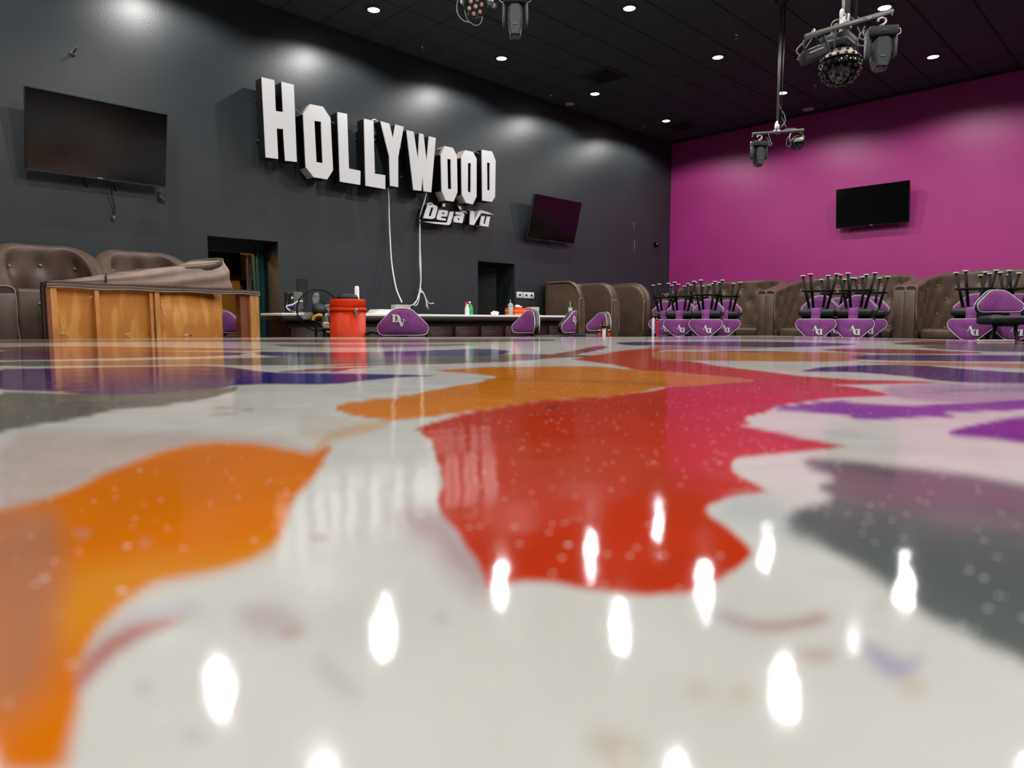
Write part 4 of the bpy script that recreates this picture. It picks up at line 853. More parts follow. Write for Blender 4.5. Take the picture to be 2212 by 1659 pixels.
# ------------------------------------------------------------ bar chairs
CW, CH = .58, .31
half = [(0, 0), (.45, 0), (.8, .005), (.93, .06), (1.0, .2), (.985, .36), (.86, .50), (.62, .72), (.42, .90), (.22, .985), (0, 1.0)]
outl = [(x * CW / 2, z * CH) for x, z in half] + [(-x * CW / 2, z * CH) for x, z in half[-2:0:-1]]
outl = [(p.x, p.y) for p in spline([(x, z, 0) for x, z in outl], 3, True)]
BZ = .685
def bend(x, z, y): return (x, -.262 + y + 1.15 * x * x - .10 * (z / CH) * .35, BZ + z)
def ring(sc, y, zc=.45): return [bend(x * sc, (z - CH * zc) * sc + CH * zc, y) for x, z in outl]
def make_chair(label, grp):
    t = T('bar_chair', label, 'chair', (0, 0, 0), 0, grp)
    bk = MB(); bk.grid([ring(.93, -.032), ring(.985, -.026), ring(1.0, 0), ring(.985, .026), ring(.93, .032)], close=True)
    bk.grid([ring(s_, -.030) for s_ in (.94, .5, .02)], close=True); bk.grid([ring(s_, .030) for s_ in (.94, .5, .02)], close=True)
    bk.build('backrest', M['black_vinyl'], t)
    for nm, y, sg in (('rear_panel', -.034, -1), ('front_panel', .034, 1)):
        k_ = .965 if sg < 0 else .90
        pn = MB().grid([ring(s_, y + sg * d) for s_, d in ((k_, 0), (k_ - .04, .006), (.6, .012), (.3, .014), (.01, .014))], close=True).build(nm, M['purple'], t)
        if sg < 0: rear = pn
        MB().tube(ring(k_ + .015, y + sg * .001), .0048, 6, closed=True).build('piping', M['piping'], pn)
    # lettered emblem on the rear
    def LG(x, y): return ((x - 1160) / 1717 * CW, CH - (y - 245) / 1717 * CW * .95)
    polys = [[(845, 472), (932, 472), (932, 745), (845, 745)], [(790, 472), (846, 472), (846, 492), (820, 500)], [(800, 745), (846, 745), (846, 722)],
             [(932, 472), (1010, 480), (1070, 520), (1103, 590), (1108, 640), (1010, 640), (1000, 575), (975, 530), (932, 490)], [(932, 745), (1010, 745), (1030, 715), (990, 660), (960, 725), (932, 728)],
             [(985, 645), (1130, 645), (1130, 662), (1105, 664), (1165, 800), (1200, 664), (1165, 660), (1165, 645), (1250, 645), (1248, 662), (1225, 664), (1160, 900), (1110, 900), (1022, 664), (985, 660)],
             [(1250, 690), (1268, 682), (1284, 694), (1280, 712), (1262, 718), (1250, 708)]]
    def off(poly, d):
        n = len(poly); A = sum(poly[i][0] * poly[(i + 1) % n][1] - poly[(i + 1) % n][0] * poly[i][1] for i in range(n)); sg = 1 if A > 0 else -1; out = []
        for i in range(n):
            x0, y0 = poly[i - 1]; x1, y1 = poly[i]; x2, y2 = poly[(i + 1) % n]
            n1 = Vector((y1 - y0, x0 - x1)); n2 = Vector((y2 - y1, x1 - x2)); n1.normalize(); n2.normalize(); nn = n1 + n2
            if nn.length < .3: nn = n1
            nn.normalize(); out.append((x1 + sg * nn.x * d, y1 + sg * nn.y * d))
        return out
    em = MB(); bo = MB()
    for pl in polys:
        for mb_, dd, y in ((bo, 17, -.0505), (em, 0, -.0525)):
            q = [bend(*LG(x, y_), y) for x, y_ in off(pl, dd)]
            mb_.prism([q], (0, .003, 0), 0, 0)
    bo.build('emblem_outline', M['signside'], rear); em.build('emblem', M['piping'], rear)
    MB().rbox((0, .0, .5905), (.51, .47, .115), .04, seg=3).build('seat', M['black_vinyl'], t)
    st_ = MB()
    prof = [(-.15, .527), (-.225, .530), (-.243, .55), (-.243, .62), (-.245, .65), (-.285, .70)]
    st_.grid([[(x, y, z) for x in (-.065, 0, .065)] for y, z in prof]); o = st_.build('rear_strap', M['purple'], t); md = o.modifiers.new('thick', 'SOLIDIFY'); md.thickness = .01
    MB().lathe([(.0, .0), (.13, .0), (.14, .008), (.14, .018), (0, .02)], 28, X=Matrix.Translation((0, 0, .512))).build('swivel_plate', M['grayplastic'], t)
    LEGR = Matrix.Rotation(math.radians(-24), 4, 'Z')
    for sx in (-1, 1):
        for sy in (-1, 1):
            MB().cyl(LEGR @ Vector((sx * .10, sy * .10, .53)), LEGR @ Vector((sx * .19, sy * .19, .012)), .020, 10).build('leg', M['black'], t)
    for sx in (-1, 1):
        for sy in (-1, 1):
            MB().lathe([(.0, 0), (.036, .0), (.039, .007), (.034, .017), (0, .019)], 14, X=Matrix.Translation(LEGR @ Vector((sx * .19, sy * .19, 0)))).build('foot_glide', M['piping'], t)
    MB().tube([(.238 * math.cos(q), .238 * math.sin(q), .255) for q in np.linspace(0, 2 * PI, 37)[:-1]], .012, 8, closed=True).build('foot_ring', M['black'], t)
    return t
GA = 'purple bar chairs standing around the stage'
# yaw: chair front is local +Y; facing away from camera = world direction (1,1) -> rot -45deg
def yaw_face(dx, dy): return math.atan2(-dx, dy)
p = PF(872, 700, 7.95)
ch = make_chair('purple bar chair with full white lettered emblem, right of the orange drum', GA)
ch.location = (p.x, p.y, 0); ch.rotation_euler = (0, 0, yaw_face(.62, .78))
def place(u, F, z, face, lb, grp, inv=False, tiltz=0):
    fl = math.hypot(*face); back = .25 if grp == GA else 0
    p = PF(u, 700, F) + Vector((face[0], face[1], 0)) * (back / fl); yw = yaw_face(*face)
    if not inv: return dup(ch, lb, (p.x, p.y, z), (0, 0, yw), grp)
    r = dup(ch, lb, (p.x, p.y, z), None, grp)
    r.rotation_mode = 'XYZ'; r.rotation_euler = (Matrix.Rotation(yw, 4, 'Z') @ Matrix.Rotation(PI, 4, 'Y')).to_euler()
    return r
place(477, 8.8, 0, (-.42, -.9), 'purple bar chair seen through the gap beside the wooden post', GA)
place(1143, 8.75, 0, (-.92, .21), 'purple bar chair turned sideways before the right half of the counter', GA)
place(1232, 9.8, 0, (-.38, .93), 'purple bar chair seen edge-on with part of its emblem, at the counter end', GA)
place(1299, 10.9, 0, (-.93, .25), 'purple bar chair behind the rope stanchion with two red ropes', GA)
place(2152, 9.0, tz, (-.80, -.5), 'single upright purple bar chair in front of the right-hand chair stack', GA)
SEATZ = tz + .648
def pair(u, F, where, grp, j=0.0, both=True):
    r, _ = ray(u, 700); dx, dy = (1 + r) / 2**.5, (1 - r) / 2**.5; n_ = math.hypot(dx, dy); dx /= n_; dy /= n_
    ca, sa = math.cos(j), math.sin(j); fx, fy = dx * ca - dy * sa, dx * sa + dy * ca
    place(u, F, tz, (-fx, -fy), 'upright purple chair at the bottom of the ' + where, grp)
    place(u, F - .13, SEATZ + .648 + .001, (fx, fy), 'upside-down purple chair on top of the ' + where, grp, True)
GL = 'bar chairs stacked seat to seat before the left booth'; GM = 'bar chairs stacked seat to seat before the middle booth'; GR_ = 'bar chairs stacked seat to seat before the right booth'
pair(1766, 10.75, 'middle stack, front left pair', GM, -.12); pair(1847, 10.55, 'middle stack, front right pair', GM, -.12)
pair(1803, 11.75, 'middle stack, rear left pair', GM, -.12); pair(1877, 11.4, 'middle stack, rear right pair', GM, -.12)
pair(1470, 12.95, 'left stack, front left pair', GL, -.1); pair(1527, 12.3, 'left stack, front right pair', GL, -.1)
pair(1436, 13.6, 'left stack, leftmost pair', GL, -.1); pair(1567, 12.95, 'left stack, rightmost pair', GL, -.1); pair(1503, 13.9, 'left stack, rearmost pair', GL, -.1)
pair(2101, 10.05, 'right stack, left pair', GR_, -.1); pair(2196, 10.0, 'right stack, pair at the picture edge', GR_, -.1); pair(2152, 10.6, 'right stack, rear pair', GR_, -.1)
p = PZ(2154, 737, SZ); 
o = tag(MB().rbox((0, 0, .006), (.30, .03, .012), .003).build('white_strip', M['white']), 'thin white strip lying on the stage edge below the single upright chair', 'strip'); o.location = (p.x - .05, p.y, SZ + .0005); o.rotation_euler = (0, 0, math.radians(-46))

# ------------------------------------------------------------ curved booths
def booth(label, W, D, hb, he, t_, R_corner, rows, cols, tuft=True, front_round=0, drop=True, grp=None, ns=110, panel_m=None, butt=True, seat=True):
    t = T('booth_sofa', label, 'booth', (0, 0, 0), 0, grp)
    # centre line of the U, opening to -Y
    r_ = min(R_corner, W / 2 - .01, D - .01); pts = []
    L1 = D - r_; arc = PI / 2 * r_; Lm = W - 2 * r_; TL = 2 * L1 + 2 * arc + Lm
    def cl(s_):
        if s_ < L1: return Vector((-W / 2, -D + s_, 0)), Vector((-1, 0, 0))
        s_ -= L1
        if s_ < arc: q = s_ / r_; return Vector((-W / 2 + r_ - r_ * math.cos(q), -r_ + r_ * math.sin(q), 0)), Vector((-math.cos(q), math.sin(q), 0))
        s_ -= arc
        if s_ < Lm: return Vector((-W / 2 + r_ + s_, 0, 0)), Vector((0, 1, 0))
        s_ -= Lm
        if s_ < arc: q = s_ / r_; return Vector((W / 2 - r_ + r_ * math.sin(q), -r_ + r_ * math.cos(q), 0)), Vector((math.sin(q), math.cos(q), 0))
        s_ -= arc; return Vector((W / 2, -r_ - s_, 0)), Vector((1, 0, 0))
    def top(s_):
        d = min(s_, TL - s_); x = min(1, d / (TL / 2))
        h = he + (hb - he) * (math.sin(min(1, x * 1.25) * PI / 2) ** 1.3) if drop else hb
        if front_round and d < front_round: h -= front_round - math.sqrt(max(0, front_round ** 2 - (front_round - d) ** 2))
        return h
    B = []
    if tuft:
        for rr in range(rows):
            for cc in range(cols + (rr % 2)):
                B.append(((cc + (.5 if rr % 2 == 0 else 0)) / cols * (TL - .2) + .1, 1 - (.135 + .18 * rr)))
    ins, outs = [], []
    inner_f = [0, .1, .2, .3, .36, .42, .48, .54, .58, .62, .66, .70, .74, .78, .82, .86, .90, .94, .965]
    ss = [TL * i / ns for i in range(ns + 1)]
    if front_round: ss = sorted(set(ss + [front_round * q for q in (.02, .06, .12, .2, .3, .45, .6)] + [TL - front_round * q for q in (.02, .06, .12, .2, .3, .45, .6)]))
    rin = []; rout = []
    for s_ in ss:
        c, n = cl(s_); h = top(s_); row = []
        for f in inner_f:
            z = f * h; d = 0
            for bs, bf in B:
                dz = (f - bf) * h; ds = s_ - bs; q = ds * ds + dz * dz
                if q < .08: d += .034 * math.exp(-q / .004) + .018 * math.exp(-q / .018)
            d = min(d, .05); puff = .02 * math.sin(PI * f)
            row.append(c - n * (t_ / 2 + puff - d) + Vector((0, 0, z)))
        for k_ in range(1, 8):
            q = PI * k_ / 8; row.append(c - n * (t_ / 2 * math.cos(q)) + Vector((0, 0, h * .965 + h * .035 * 0 + (h * .035) * math.sin(q))))
        rin.append(row); rout.append([c + n * t_ / 2 + Vector((0, 0, h * f)) for f in (.965, .6, .3, 0)])
    brest = MB().grid(rin).build('backrest', M['vinyl'], t)
    MB().grid(rout).build('outer_shell', panel_m or M['vinyl'], t)
    for e, s_ in ((0, 0), (-1, TL)):
        pr = rin[e] + rout[e]; c, n = cl(s_); tn = Vector((0, -1, 0))
        MB().ngon([p_ + tn * .0 for p_ in pr]).build('arm_panel', M['vinyl'] if front_round else M['vinyl_dk'], t)
        MB().tube([p_ + tn * .004 for p_ in rin[e][6:]] + [rout[e][0] + tn * .004, rout[e][2] + tn * .004], .007, 6).build('piping', M['vinyl_lt'], t)
        # two-part arm front cushion
        h = top(s_ if not front_round else front_round) 
        if not front_round: MB().rbox((c.x - n.x * t_ * .0, c.y - .022, h * .47), (t_ * .98, .05, h * .94), .018).build('arm_front', M['vinyl'], t)
    if butt and tuft:
        bmesh_b = None
        for bs, bf in B:
            c, n = cl(bs); h = top(bs); p_ = c - n * (t_ / 2 + .02 * math.sin(PI * bf) - .028) + Vector((0, 0, bf * h))
            if bmesh_b is None: bmesh_b = MB().lathe([(0, -.008), (.014, -.005), (.017, 0), (.014, .006), (0, .008)], 10).build('button', M['vinyl_lt'], brest); o = bmesh_b
            else: o = bmesh_b.copy(); COL.objects.link(o)
            o.location = p_; o.rotation_euler = (PI / 2, 0, math.atan2(n.y, n.x) - PI / 2)
    if seat:
        MB().rbox((0, -D * .5, .36), (W - t_ - .1, D * .85, .18), .05, seg=3).build('seat', M['vinyl'], t); MB().box((0, -D * .5 - .02, .14), (W - t_ - .14, D * .75, .27)).build('plinth', M['vinyl_dk'], t)
    return t
GB = 'brown tufted booths along the purple wall'
zr = tz
b2 = booth('large brown tufted booth behind the middle chair stack', 2.26, 1.5, 1.475, 1.17, .17, .75, 4, 11, True, 0, True, GB)
b2.location = (14.38, (5.91 + 3.49) / 2, zr); b2.rotation_euler = (0, 0, -PI / 2)
dup(b2, 'large brown tufted booth behind the left chair stack, nearest the corner', (14.38, (5.91 + 8.33) / 2, zr), (0, 0, -PI / 2))
dup(b2, 'large brown tufted booth behind the right chair stack, cut by the picture edge', (14.38, (3.49 + 1.07) / 2, zr), (0, 0, -PI / 2))
GM2 = 'plain-backed brown booths against the black wall'
m1 = booth('rounded brown booth next to the counter end, leftmost by the black wall', 1.02, .92, 1.62, 1.6, .13, .16, 0, 0, False, .34, False, GM2, 70, butt=False)
m1.location = (9.96 + .51 + .06, 9.1, 0)
dup(m1, 'middle one of the three brown booths by the black wall', (11.1 + .51 + .02, 9.1, 0))
t = T('booth_divider', 'rounded brown upholstered divider nearest the left chair stack', 'booth', (12.22, 0, 0))
R_ = .34; hh = 1.6
pf = [(9.16, 0), (9.16, hh)] + [(8.18 + R_ - R_ * math.sin(q), hh - R_ + R_ * math.cos(q)) for q in np.linspace(0, PI / 2, 8)] + [(8.18, 0)]
MB().prism([[(12.15, y, z) for y, z in pf]], (.13, 0, 0), 0, 0).build('panel', M['vinyl'], t, True)
MB().tube([(12.215, y, z) for y, z in pf[1:]], .066, 10).build('padded_edge', M['vinyl'], t, True)
GLB = 'small tufted tub booths along the black wall at left'
l1 = booth('small brown tufted booth at the far left edge against the black wall', .90, .80, 1.68, 1.19, .17, .42, 4, 5, True, 0, True, GLB, seat=False)
l1.location = (1.68, 9.05, 0)
dup(l1, 'small brown tufted booth behind the torn vinyl, second from the left', (2.655, 9.05, 0))
t = T('seat_cushion', 'brown tufted seat cushion standing upright in front of the far left booth', 'cushion', (1.7, 8.2, 0))
MB().rbox((1.68, 8.33, .585), (.70, .13, 1.17), .035, seg=3).build('cushion', M['vinyl'], t, True)
for x_, z_ in ((1.52, 1.02), (1.84, 1.02), (1.68, .8)): MB().lathe([(0, -.008), (.014, -.004), (.017, .002), (0, .01)], 10, X=Matrix.Translation((x_, 8.265, z_)) @ Matrix.Rotation(PI / 2, 4, 'X')).build('button', M['vinyl_lt'], t, True)

# ------------------------------------------------------------ stripped booth frame
A = Vector((1.5, 7.76, 0)); Bp = Vector((3.77, 8.2, 0)); du = (Bp - A).normalized(); dn = Vector((-du.y, du.x, 0)); LEN = (Bp - A).length; TZ = EYE + .375
t = T('stripped_booth', 'stripped booth frame of bare plywood and studs with torn vinyl on top', 'booth frame', A)
def fs(u):      # distance along the frame for a pixel column
    r, _ = ray(u, 680); d = Vector(((1 + r) / 2**.5, (1 - r) / 2**.5, 0))
    den = d.x * (-du.y) - d.y * (-du.x)
    return (A.x * d.y - A.y * d.x) / (d.x * du.y - d.y * du.x) * -1 if False else ((A.y * d.x - A.x * d.y) / (du.x * d.y - du.y * d.x))
def W_(s_, n, z): return A + du * s_ + dn * n + Vector((0, 0, z))
def slab(s0, s1, n0, n1, z0, z1, nm, m):
    v = [W_(a, b, c) for a in (s0, s1) for b in (n0, n1) for c in (z0, z1)]
    return MB().add([tuple(q) for q in v], [(0, 1, 3, 2), (4, 6, 7, 5), (0, 4, 5, 1), (2, 3, 7, 6), (0, 2, 6, 4), (1, 5, 7, 3)]).build(nm, m, t, True)
s = {k_: fs(k_) for k_ in (105, 112, 120, 207, 216, 327, 334, 340, 346, 468, 526, 541, 560)}
slab(s[120] - .0, s[207] + .01, .07, .085, .02, TZ - .05, 'plywood_panel', M['ply'])
slab(s[216] - .01, s[327] + .01, .07, .085, .02, TZ - .05, 'plywood_panel', M['ply'])
rows_ = []
for i in range(15):
    q = i / 14; s_ = s[346] + (s[468] - s[346] + .19) * math.sin(q * 1.35) / math.sin(1.35); n = .05 + .16 * (1 - math.cos(q * 1.35))
    rows_.append([W_(s_, n, z) for z in (.02, .4, .8, TZ - .04)])
o = MB().grid(rows_).build('curved_plywood', M['ply'], t, True); md = o.modifiers.new('thick', 'SOLIDIFY'); md.thickness = .015
slab(s[112], s[120] + .02, -.0, .09, 0, TZ - .05, 'stud', M['stud']); slab(s[105] - .01, s[112], .0, .09, 0, TZ - .05, 'stud', M['stud_dk'])
slab(s[207], s[216], 0, .07, 0, TZ - .05, 'stud', M['stud']); slab(s[327], s[334] - .002, .015, .07, 0, TZ - .05, 'stud', M['stud']); slab(s[334] + .012, s[346], 0, .07, 0, TZ - .05, 'stud', M['stud'])
slab(s[541], s[560], 0, .09, 0, TZ - .05, 'post', M['stud']); slab(s[526] - .02, s[541], .03, .12, 0, TZ - .05, 'post', M['stud_dk'])
slab(s[120], s[541], .02, .10, TZ - .055, TZ - .03, 'top_batten', M['stud'])
slab(s[120], s[541], .02, .10, 0.02, .09, 'bottom_rail', M['stud'])
pr = [W_(s[105] - .015, .05, 0), W_(s[105] - .02, .05, TZ - .2), W_(s[105] - .012, .04, TZ - .03), W_(s[105] + .03, .03, TZ - .01)]
MB().tube(spline(pr, 4), .022, 8).build('corner_roll', M['vinyl_dk'], t, True)
rr_ = MB(); rows_ = []
for i in range(31):
    q = i / 30; s_ = (s[105] - .01) + (s[560] - s[105] + .025) * q; dz = .003 * math.sin(q * 23)
    rows_.append([W_(s_, -.012, TZ - .045 + dz * 2), W_(s_, -.018, TZ - .02 + dz), W_(s_, -.01, TZ + dz), W_(s_, .05, TZ + .006), W_(s_, .11, TZ), W_(s_, .115, TZ - .04)])
MB().grid(rows_).build('vinyl_rail', M['vinyl'], t, True)
MB().tube([r_[0] + Vector((0, 0, 0)) for r_ in rows_], .006, 6).build('cut_edge', M['vinyl_lt'], t, True)
MB().tube([r_[2] for r_ in rows_], .006, 6).build('piping', M['vinyl_dk'], t, True)
# collapsed vinyl skin: px outline of the upper edge, swept down onto the rail
topl = [(108, 609), (140, 605), (180, 599.5), (228, 593), (262, 588.5), (300, 584), (340, 580), (370, 577), (400, 574.5), (430, 572), (456, 569.5), (474, 566.5), (482, 563)]
def PFs(u, v, n):
    s_ = fs(u); b = W_(s_, n, 0); r, z = ray(u, v); F = (b.x + b.y) / 2**.5
    return PF(u, v, F)
rows_ = []
for i, (u, v) in enumerate(topl):
    q = i / (len(topl) - 1); n = .04 + .10 * q; tp = PFs(u, v, n); ub = u + 26 * max(0, (q - .3) / .7) ** 2
    bs = fs(ub); bt = W_(bs, .03, TZ + .004); row = []
    for j in range(13):
        f = j / 12; p_ = tp.lerp(bt, f)
        fold = .022 * q * math.sin(PI * f) * math.sin(9 * (f * 1.1) + i * .9) + .008 * math.sin(i * 2.1 + f * 6) * q
        p_ = p_ - dn * (fold + .035 * q * math.sin(PI * f)); row.append(p_)
    rows_.append(row)
R2 = []
for i in range(len(rows_) - 1):
    for k_ in range(4): R2.append([rows_[i][j].lerp(rows_[i + 1][j], k_ / 4) for j in range(13)])
R2.append(rows_[-1])
o = MB().grid(R2).build('torn_vinyl', M['vinyl_lt'], t, True); md = o.modifiers.new('thick', 'SOLIDIFY'); md.thickness = .006
# rim band that stands up behind
rim = [(228, 593), (262, 588.5), (300, 584), (340, 580), (380, 576), (420, 573), (452, 570), (472, 567), (481, 563), (480, 559.8), (468, 559), (445, 560.5), (415, 564), (400, 568), (385, 573)]
MB().tube(spline([PFs(u, v, .04 + .12 * (u - 105) / 380 + (.18 if i > 8 else 0) * min(1, (i - 8) / 4)) for i, (u, v) in enumerate(rim)], 4), .011, 8).build('vinyl_rim', M['vinyl'], t, True)
# strip under the rim (foam showing) and the back flap
ra = [(400, 576, 578), (420, 574.5, 583), (440, 573, 585), (458, 570.5, 583), (474, 567, 577), (481, 563.5, 570)]
MB().grid([[PFs(u, v0, .10), PFs(u, (v0 + v1) / 2, .075), PFs(u, v1, .09)] for u, v0, v1 in ra]).build('foam_strip', M['vinyl_dk'], t, True)
rb = [(380, 577, 574), (400, 574.5, 568), (420, 573, 563), (445, 571, 560.2), (468, 567, 559), (480, 563, 560)]
MB().grid([[PFs(u, v0, .13), PFs(u, (v0 + v1) / 2, .22), PFs(u, v1, .32)] for u, v0, v1 in rb]).build('back_flap', M['vinyl_lt'], t, True)
# seam across the skin, loose threads
MB().tube([PFs(229, v, .035) for v in (593, 600, 606, 611)], .009, 6).build('seam', M['vinyl_dk'], t, True)
for k_, l in enumerate(([(128, 722), (131, 718), (134, 723), (137, 717), (139, 722)], [(139, 722), (145, 719), (148, 728)], [(272, 728), (272, 721), (280, 721), (278, 727), (282, 728)], [(397, 727), (403, 722), (400, 727), (405, 722)], [(349, 648), (353, 655), (349, 656), (354, 668), (355, 680), (362, 684)], [(461, 724), (463, 715), (462, 720)], [(193, 643), (199, 640)])):
    MB().tube([PFs(u, v, .062) for u, v in l], .003, 4).build('loose_thread', M['paper'], t, True)

# ------------------------------------------------------------ hanging stage lights
def seglen(a, b): return (b - a).length
def pipe_rig(label, F, pole, bar, extra_cables, clamp_u, pole_w=.024, top_v=None):
    a = PF(*pole[0], F); t = T('light_pipe', label, 'light pipe', (a.x, a.y, CEIL))
    MB().cyl((a.x, a.y, CEIL), a, pole_w, 12).build('pole', M['pipe'], t, True)
    q = a + Vector((.045, -.045, 0)) * pole_w / .024
    MB().cyl((q.x, q.y, CEIL), q, pole_w * .5, 8).build('conduit', M['cable_b'], t, True)
    MB().lathe([(.09, 0), (.09, -.012), (.03, -.03), (.03, -.06)], 16, X=Matrix.Translation((a.x, a.y, CEIL - .016))).build('ceiling_flange', M['matblack'], t, True)
    MB().cyl(PF(*bar[0]), PF(*bar[1]), .021, 12).build('crossbar', M['pipe'], t, True)
    c = PF(*pole[0], F)
    MB().rbox(tuple(c), (.06, .06, .1), .01).rbox(tuple(c + Vector((0, 0, -.05))), (.09, .07, .05), .01).build('clamp', M['metal'], t, True)
    for l, r_ in extra_cables: MB().tube(spline([PF(u, v, F_) for u, v, F_ in l], 6), r_, 6).build('cable', M['cable_g'], t, True)
    return t
def moving_head(label, u, v_top, v_bot, F, wpx, flip=0, hook_v=None, lit=False, grp='moving head stage lights'):
    k_ = F / 1476; W = wpx * k_; H = (v_bot - v_top) * k_; top = PF(u, v_top, F); t = T('moving_head_light', label, 'stage light', top, 0, grp)
    t.rotation_euler = (0, 0, math.radians(-45) + flip)
    # local: x right, -y toward camera, z down from 0
    MB().rbox((0, 0, -H * .13), (W * .84, W * .6, H * .22), .012).build('base', M['matblack'], t)
    MB().rbox((0, -W * .305, -H * .14), (W * .2, .004, H * .04), .001).build('display', M['grayplastic'], t)
    for s_ in (-1, 1):
        MB().rbox((s_ * W * .38, 0, -H * .45), (W * .15, W * .34, H * .52), .018).build('yoke_arm', M['grayplastic'], t)
        MB().tube(spline([(s_ * W * .40, -.02, -H * .04), (s_ * W * .52, -.02, -H * .06), (s_ * W * .54, -.02, -H * .17), (s_ * W * .42, -.02, -H * .2)], 4), .005, 6).build('handle', M['metal'], t)
    prof = [(-.9, -.34), (-1, -.55), (-.86, -.74), (-.62, -.94), (.62, -.94), (.86, -.74), (1, -.55), (.9, -.34), (.5, -.26), (-.5, -.26)]
    MB().prism([[(x * W * .27, -W * .24, z * H) for x, z in prof]], (0, W * .48, 0), 0, 0).build('head', M['matblack'], t)
    MB().prism([[(x * W * .2, -W * .255, z * H * .96 - .01) for x, z in prof]], (0, W * .02, 0), 0, 0).build('head_cover', M['grayplastic'], t)
    MB().rbox((0, -W * .27, -H * .72), (W * .16, .004, H * .03), .001).build('badge', M['pipe'], t)
    MB().lathe([(W * .2, 0), (W * .2, -.02), (W * .17, -.024), (0, -.02)], 20, X=Matrix.Translation((0, 0, -H * .93))).build('lens', M['lensglass'], t)
    MB().cyl((0, 0, -H * .03), (0, 0, H * .06), .018, 10).tube(spline([(-.028, 0, H * .14), (-.028, 0, H * .19), (0, 0, H * .23), (.03, 0, H * .19), (.03, 0, H * .1), (0, 0, H * .06)], 4), .011, 6).build('hook_clamp', M['metal'], t)
    return t
# farther rig, above the purple wall
F3 = 9.5
r3 = pipe_rig('black ceiling pipe with crossbar hanging before the purple wall, farther of the pipes', F3, [(1679, 277)], [(1625, 289.5, F3 + .05), (1736, 281, F3 - .05)],
     [([(1682, 200, F3), (1684, 230, F3), (1694, 248, F3), (1696, 262, F3), (1690, 272, F3), (1684, 278, F3), (1676, 283, F3)], .006), ([(1689, 253, F3), (1694, 266, F3), (1698, 275, F3)], .005),
      ([(1664, 286, F3), (1674, 282, F3), (1688, 284, F3), (1700, 279, F3), (1716, 278, F3), (1722, 282, F3)], .008), ([(1660, 285, F3), (1661, 294, F3), (1664, 304, F3), (1667, 312, F3)], .005),
      ([(1656, 297, F3), (1662, 306, F3), (1668, 310, F3), (1664, 315, F3)], .004), ([(1708, 290, F3), (1700, 300, F3), (1699, 312, F3), (1704, 317, F3), (1709, 312, F3)], .004),
      ([(1722, 283, F3), (1732, 288, F3), (1738, 295, F3)], .005), ([(1672, 282, F3), (1679, 286, F3), (1690, 282, F3), (1698, 288, F3), (1706, 283, F3)], .006), ([(1625, 290, F3), (1626, 294, F3), (1624, 296, F3)], .005)], 0, .018)
MB().lathe([(0, 0), (.016, .02), (.02, .08), (.012, .12), (0, .12)], 10, X=Matrix.Translation(PF(1675, 279, F3 - .05)) @ Matrix.Rotation(.4, 4, 'Y')).build('white_bracket', M['white'], r3, True)
moving_head('black moving head light hanging left on the farther crossbar', 1640, 305, 357, F3, 38, .1)
def par_light(label, u, v, F, wpx, aim, lenses, facemat, shell=None, grp=None):
    k_ = F / 1476; R = wpx * k_ / 2; p = PF(u, v, F); t = T('par_light', label, 'stage light', p, 0, 'flat par stage lights')
    ax = aim.normalized(); X = Matrix.Translation((0, 0, 0)) @ ax.to_track_quat('Z', 'Y').to_matrix().to_4x4()
    MB().lathe([(0, -R * .9), (R * .55, -R * .85), (R * .9, -R * .5), (R, 0), (R * .94, .004), (R * .9, -.006), (0, -.006)], 32, X=X).build('body', M['matblack'], t)
    pts = [(0, 0)] + [(R * .55 * math.cos(q + .35), R * .55 * math.sin(q + .35)) for q in np.linspace(0, 2 * PI, lenses)[:-1]]
    l0 = None
    for x, y in pts: 
        MB().lathe([(R * .17, -.004), (R * .165, .004), (0, .007)], 14, X=X @ Matrix.Translation((x, y, 0))).build('led', facemat, t)
    s_ = ax.cross(Vector((0, 0, 1))).normalized(); 
    MB().tube(spline([s_ * R * 1.06 - ax * R * .4, s_ * R * 1.05 - ax * R * .4 + Vector((0, 0, R * .9)), Vector((0, 0, R * 1.5)) - ax * R * .4, -s_ * R * 1.05 - ax * R * .4 + Vector((0, 0, R * .9)), -s_ * R * 1.06 - ax * R * .4], 5), .009, 6).build('yoke', M['metal'], t)
    return t
tp_ = par_light('small round par light hanging right on the farther crossbar', 1724, 309, F3, 31, Vector((-.5, -.9, -.55)), 7, M['lensglass'])
MB().rbox((0, 0, .045), (.13, .12, .05), .012, X=Matrix.Rotation(-.3, 4, 'Y')).build('top_cover', M['cream'], tp_)
